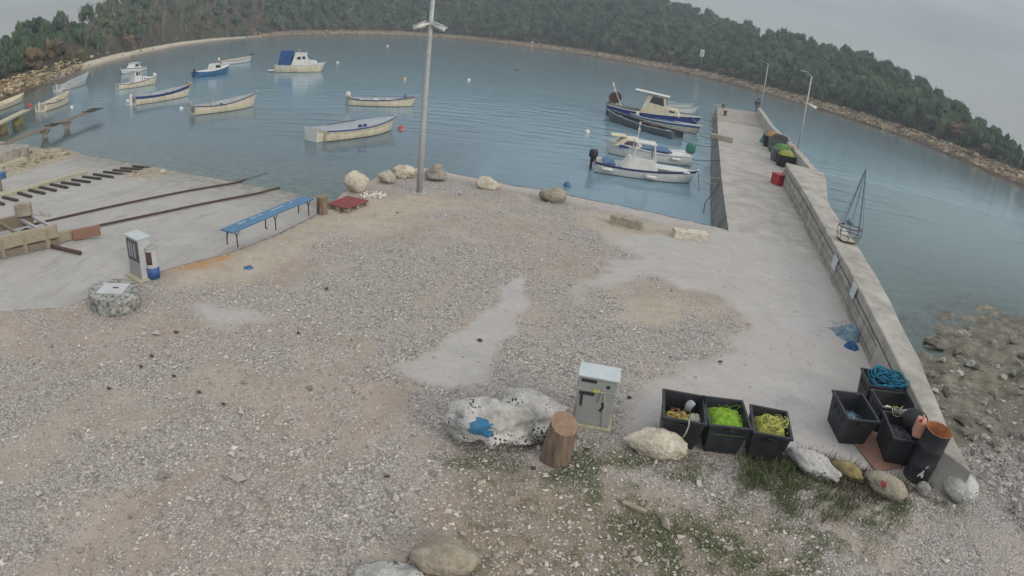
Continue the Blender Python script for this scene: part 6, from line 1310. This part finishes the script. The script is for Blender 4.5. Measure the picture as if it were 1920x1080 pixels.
stones('gravel', 230000, 2.6, 21, d_near, z_quay, .030, stone_m, 'loose crushed limestone gravel covering the yard', big=.015)
def d_rough(x, y):
    z1 = Z_DIRT[1](x, y)*.5 + Z_DIRT[3](x, y) + np.clip((6.2 - y)/2, 0, .5)*(x > -3); return np.clip(z1*.55*(1 - mx_(Z_CONC)(x, y)), 0, 1)*inpoly(x, y, near_poly)
stones('stones', 9000, 2.6, 9.5, d_rough, z_quay, .052, tint_mat('pale_stones', (.25, .225, .195), (.41, .375, .335), (.58, .545, .49), 6), 'larger pale stones strewn over the rough ground in front', az0=-48, az1=60, big=.03, bigs=2.1)
def d_shore(x, y):
    wl = np.interp(x, [p[0] for p in _WL], [p[1] for p in _WL]); return inpoly(x, y, shore_poly)*(1 - .93*a_rocky(x, y))*np.clip((x - np.interp(y, [-8, 6.3, 15], [7.3, 8.5, 10.3]))*2, 0, 1)*(z_shore(x, y) > WZ - .1)
stones('pebbles', 60000, 7, 19, d_shore, z_shore, .055, tint_mat('beach_pebbles', (.20, .195, .175), (.34, .33, .305), (.50, .485, .45), 4), 'grey beach pebbles between the sea wall and the right edge', az0=38, az1=70, big=.04, bigs=3)
pts = []
for k in range(150):
    x, y = R3.uniform(9.3, 17), R3.uniform(5.5, 15)
    if float(a_rocky(np.array(x), np.array(y))) > .3 and R3.random() < .3: continue
    zz = float(z_shore(np.array(x), np.array(y)))
    if zz > WZ: pts.append((x, y, zz + .03, R3.uniform(.12, .42)))
scatter_rocks('beach_boulders', pts, tint_mat('beach_rock', (.12, .115, .10), (.24, .235, .21), (.42, .41, .38), 3), 'mixed grey stones lying on the pebble shore at right', 'rocks', 8, 3, (.6, 1))
rub_pts = [(P(700 + R3.uniform(-18, 22), 366 + R3.uniform(-6, 6)).x, P(700, 366).y + R3.uniform(-.35, .3), .03, R3.uniform(.06, .14)) for k in range(60)]
scatter_rocks('rubble', rub_pts, tint_mat('white_rubble', (.45, .43, .40), (.6, .58, .54), (.72, .7, .66), 6), 'small spill of white rubble beside the tall pale boulder', 'rubble', 9, 2)
rr2 = []
for k in range(420):
    x, y = R3.uniform(-30, -6), R3.uniform(10, 26)
    if float(a_rub(np.array(x), np.array(y))) > .35: rr2.append((x, y, float(z_slip(np.array(x), np.array(y))) + .02, R3.uniform(.12, .4)))
if rr2: scatter_rocks('rubble', rr2, tint_mat('shore_rubble', (.14, .12, .075), (.27, .24, .18), (.42, .39, .32), 4), 'weedy rubble at the water edge left of the sleepers', 'rubble', 10, 2)
# litter of cones and dark twigs
deb = [(332, 670 - 45), (285, 670), (373, 738), (327, 708), (330, 625), (612, 543), (500, 430), (725, 896), (745, 400), (1350, 680), (1180, 748), (960, 270), (900, 640), (560, 627), (205, 730), (265, 690), (420, 760), (1000, 880), (1100, 845), (640, 400)]
dv = MB()
for k, (a, b_) in enumerate(deb):
    if b_ < 360: continue
    p = P(a, b_); V, F = rock_geo((.09, .06, .05), k, 7, 1, .3); dv = MB().add([Vector(v) for v in V], [tuple(f) for f in F]); o = dv.build('pine_cone', M['iron'], None, True); o.location = (p.x, p.y, .03); o['label'] = 'small dark pine cone lying on the pale gravel'; o['category'] = 'pine cone'; o['group'] = 'pine cones scattered on the gravel'
# grass
def blades(name, n, box, dens, h0, h1, m, label, seed, lean=.5, w0=.004):
    g = np.random.default_rng(seed); x = g.uniform(box[0], box[1], n); y = g.uniform(box[2], box[3], n); k_ = g.random(n) < dens(x, y); x, y = x[k_], y[k_]; n = len(x); h = g.uniform(h0, h1, n); a = g.uniform(0, 6.28, n); l = g.uniform(.1, lean, n)*h
    dx, dy = np.cos(a), np.sin(a); w_ = w0*g.uniform(.7, 1.5, n); px, py = -dy*w_, dx*w_; zb = np.zeros(n) - .01
    P0 = np.stack([x - px, y - py, zb], 1); P1 = np.stack([x + px, y + py, zb], 1); P2 = np.stack([x + dx*l*.4 + px*.8, y + dy*l*.4 + py*.8, zb + h*.6], 1); P3 = np.stack([x + dx*l*.4 - px*.8, y + dy*l*.4 - py*.8, zb + h*.6], 1); P4 = np.stack([x + dx*l, y + dy*l, zb + h*(1 - .3*l/h)], 1)
    V = np.stack([P0, P1, P2, P3, P4], 1).reshape(-1, 3); b_ = (np.arange(n)*5)[:, None, None]; F = (np.array([[0, 1, 2], [0, 2, 3], [3, 2, 4]])[None] + b_).reshape(-1, 3)
    o = npmesh(name, V, F, m, False, dict(tint=('FACE', np.repeat(g.random(n), 3)))); return tag(o, label, 'grass' if 'grass' in name else 'weeds', kind='stuff')
gm = tint_mat('grass_blades', (.055, .085, .035), (.10, .135, .055), (.19, .19, .10), 3); wm2 = tint_mat('dry_weeds', (.055, .045, .035), (.09, .08, .05), (.15, .12, .09), 3)
blades('grass', 90000, (-1.6, 7.8, 3.0, 7.6), lambda x, y: a_grass(x, y)*.95, .02, .06, gm, 'short patchy grass and moss among the stones in the foreground', 1)
blades('tall_grass', 15000, (3.4, 6.6, 5.0, 7.2), lambda x, y: Z_GRASS[1](x, y)*np.clip((fbm(x*2.4, y*2.4, 95, 3) - .38)*5, 0, 1)*np.clip((5.5 - x)/1.2, .12, 1), .08, .26, gm, 'taller green grass tufts around the cracked boulder right of the bins', 2, .8)
zw = zone([(1490, 860), (1560, 866), (1640, 885), (1712, 915), (1690, 935), (1600, 900), (1500, 880)], .25, .25, 1.8, 25)
blades('dry_weeds', 9000, (3.8, 7.4, 5.4, 7.4), lambda x, y: zw(x, y), .10, .28, wm2, 'brown and purple weed stalks along the edge of the concrete', 3, .45, .005)
zs = zone([(1545, 895), (1640, 900), (1665, 940), (1580, 950)], .2, .2, 2, 26)
blades('dry_weeds', 9000, (4.2, 7.0, 5.2, 7.0), lambda x, y: zs(x, y), .06, .2, wm2, 'matted brown weeds around the smooth half sunk stone', 4, .7)
# ================================================================ PERSON
p = P(1417, 214); Hs = 1.88
def skin_body(name, joints, edges, m, parent):
    me = bpy.data.meshes.new(name); me.from_pydata([j[0] for j in joints], edges, []); o = bpy.data.objects.new(name, me); COL.objects.link(o); o.parent = parent
    o.modifiers.new('skin', 'SKIN'); 
    if not me.skin_vertices: me.skin_vertices.new()
    for i, j in enumerate(joints):
        r = j[1]; me.skin_vertices[0].data[i].radius = (r, r) if not isinstance(r, tuple) else r
    me.skin_vertices[0].data[0].use_root = True; s = o.modifiers.new('sub', 'SUBSURF'); s.levels = 1; s.render_levels = 2; me.materials.append(m)
    for pl in me.polygons: pl.use_smooth = True
    return o
t = thing('person', 'standing angler in dark blue jacket and grey trousers at the pier head lamp', 'person', p, math.radians(200)); t.scale = (Hs/1.8,)*3
J = [((0, 0, .95), (.15, .12)), ((0, .02, 1.18), (.15, .12)), ((0, .03, 1.40), (.17, .12)), ((0, .05, 1.50), .06), ((0, .09, 1.60), .075), ((0, .10, 1.70), (.085, .10)),
     ((-.2, .02, 1.42), .065), ((-.27, .0, 1.16), .05), ((-.20, .2, .98), .038), ((-.16, .28, .96), .03), ((.2, .02, 1.42), .065), ((.28, .02, 1.16), .05), ((.22, .24, 1.02), .038), ((.18, .32, 1.02), .03),
     ((-.1, 0, .88), .095), ((-.12, .02, .50), .065), ((-.13, -.02, .10), .045), ((-.14, .12, .04), .04), ((.1, 0, .88), .095), ((.13, .05, .50), .065), ((.14, 0, .10), .045), ((.16, .14, .04), .04)]
E_ = [(0, 1), (1, 2), (2, 3), (3, 4), (4, 5), (2, 6), (6, 7), (7, 8), (8, 9), (2, 10), (10, 11), (11, 12), (12, 13), (0, 14), (14, 15), (15, 16), (16, 17), (0, 18), (18, 19), (19, 20), (20, 21)]
skin_body('body', J, E_, M['skin'], t)
def grow(ids, e, dr, nm, m):
    mp_ = {i: k for k, i in enumerate(ids)}; js = [(J[i][0], tuple(q + dr for q in J[i][1]) if isinstance(J[i][1], tuple) else J[i][1] + dr) for i in ids]; return skin_body(nm, js, [(mp_[a], mp_[b]) for a, b in e], m, t)
grow([2, 1, 0, 6, 7, 8, 10, 11, 12, 3], [(0, 1)] and [(2, 1), (1, 0), (2, 6), (6, 7), (7, 8), (2, 10), (10, 11), (11, 12), (2, 3)], .022, 'jacket', M['jacket'])
grow([0, 14, 15, 16, 18, 19, 20], [(0, 14), (14, 15), (15, 16), (0, 18), (18, 19), (19, 20)], .018, 'trousers', M['trousers'])
hv, hf = _ICO[3]; hh = npmesh('hood', np.array([v for v in hv])*np.array([.115, .125, .135]) + np.array([0, .075, 1.70]), hf, M['jacket']); hh.parent = t
fc = MB(); fc.box((-.035, .215, 1.70), (.022, .01, .012)).box((.035, .215, 1.70), (.022, .01, .012)); MB().tube([(0, .19, 1.72), (0, .225, 1.67)], [.012, .018], 6).build('nose', M['skin'], t); MB().box((-.035, .205, 1.71), (.024, .02, .014)).build('eye', M['black'], t); MB().box((.035, .205, 1.71), (.024, .02, .014)).build('eye', M['black'], t); MB().box((0, .205, 1.63), (.05, .016, .012)).build('mouth', M['red'], t)
for s in (-1, 1):
    MB().tube([(s*.135, .0, .05), (s*.14, .16, .045)], [.05, .045], 8).build('boot', M['rubber'], t, True)
    for k in range(4): MB().tube([(s*(.165 + .012*k), .29, .965), (s*(.15 + .012*k), .35 + .004*k, .945)], .009, 5).build('finger', M['skin'], t, True)
o = MB().tube([(0, 0, 0), (0, 0, .3)], [.13, .16], 16).build('bucket', M['white'], None, True); o.location = P(1419, 216); tag(o, 'white bucket at the feet of the angler on the pier head', 'bucket')
o = MB().box((0, 0, .25), (.35, .22, .45)).build('shoulder_bag', M['jacket'], t, bevel=.05); o.location = (0, -.2, 1.0)
# ================================================================ sea air
o = MB().box((0, 150, 14), (620, 460, 50)).build('haze', None or bpy.data.materials.new('haze')); o['kind'] = 'stuff'; o['label'] = 'thin sea haze over the bay'
hm2 = o.data.materials[0]; hm2.use_nodes = True; nt = hm2.node_tree; nt.nodes.remove(nt.nodes['Principled BSDF']); pv = nt.nodes.new('ShaderNodeVolumePrincipled'); pv.inputs['Color'].default_value = (.78, .88, .97, 1); pv.inputs['Density'].default_value = 0.0010; pv.inputs['Anisotropy'].default_value = .2
nt.links.new(pv.outputs[0], [n for n in nt.nodes if n.type == 'OUTPUT_MATERIAL'][0].inputs['Volume'])
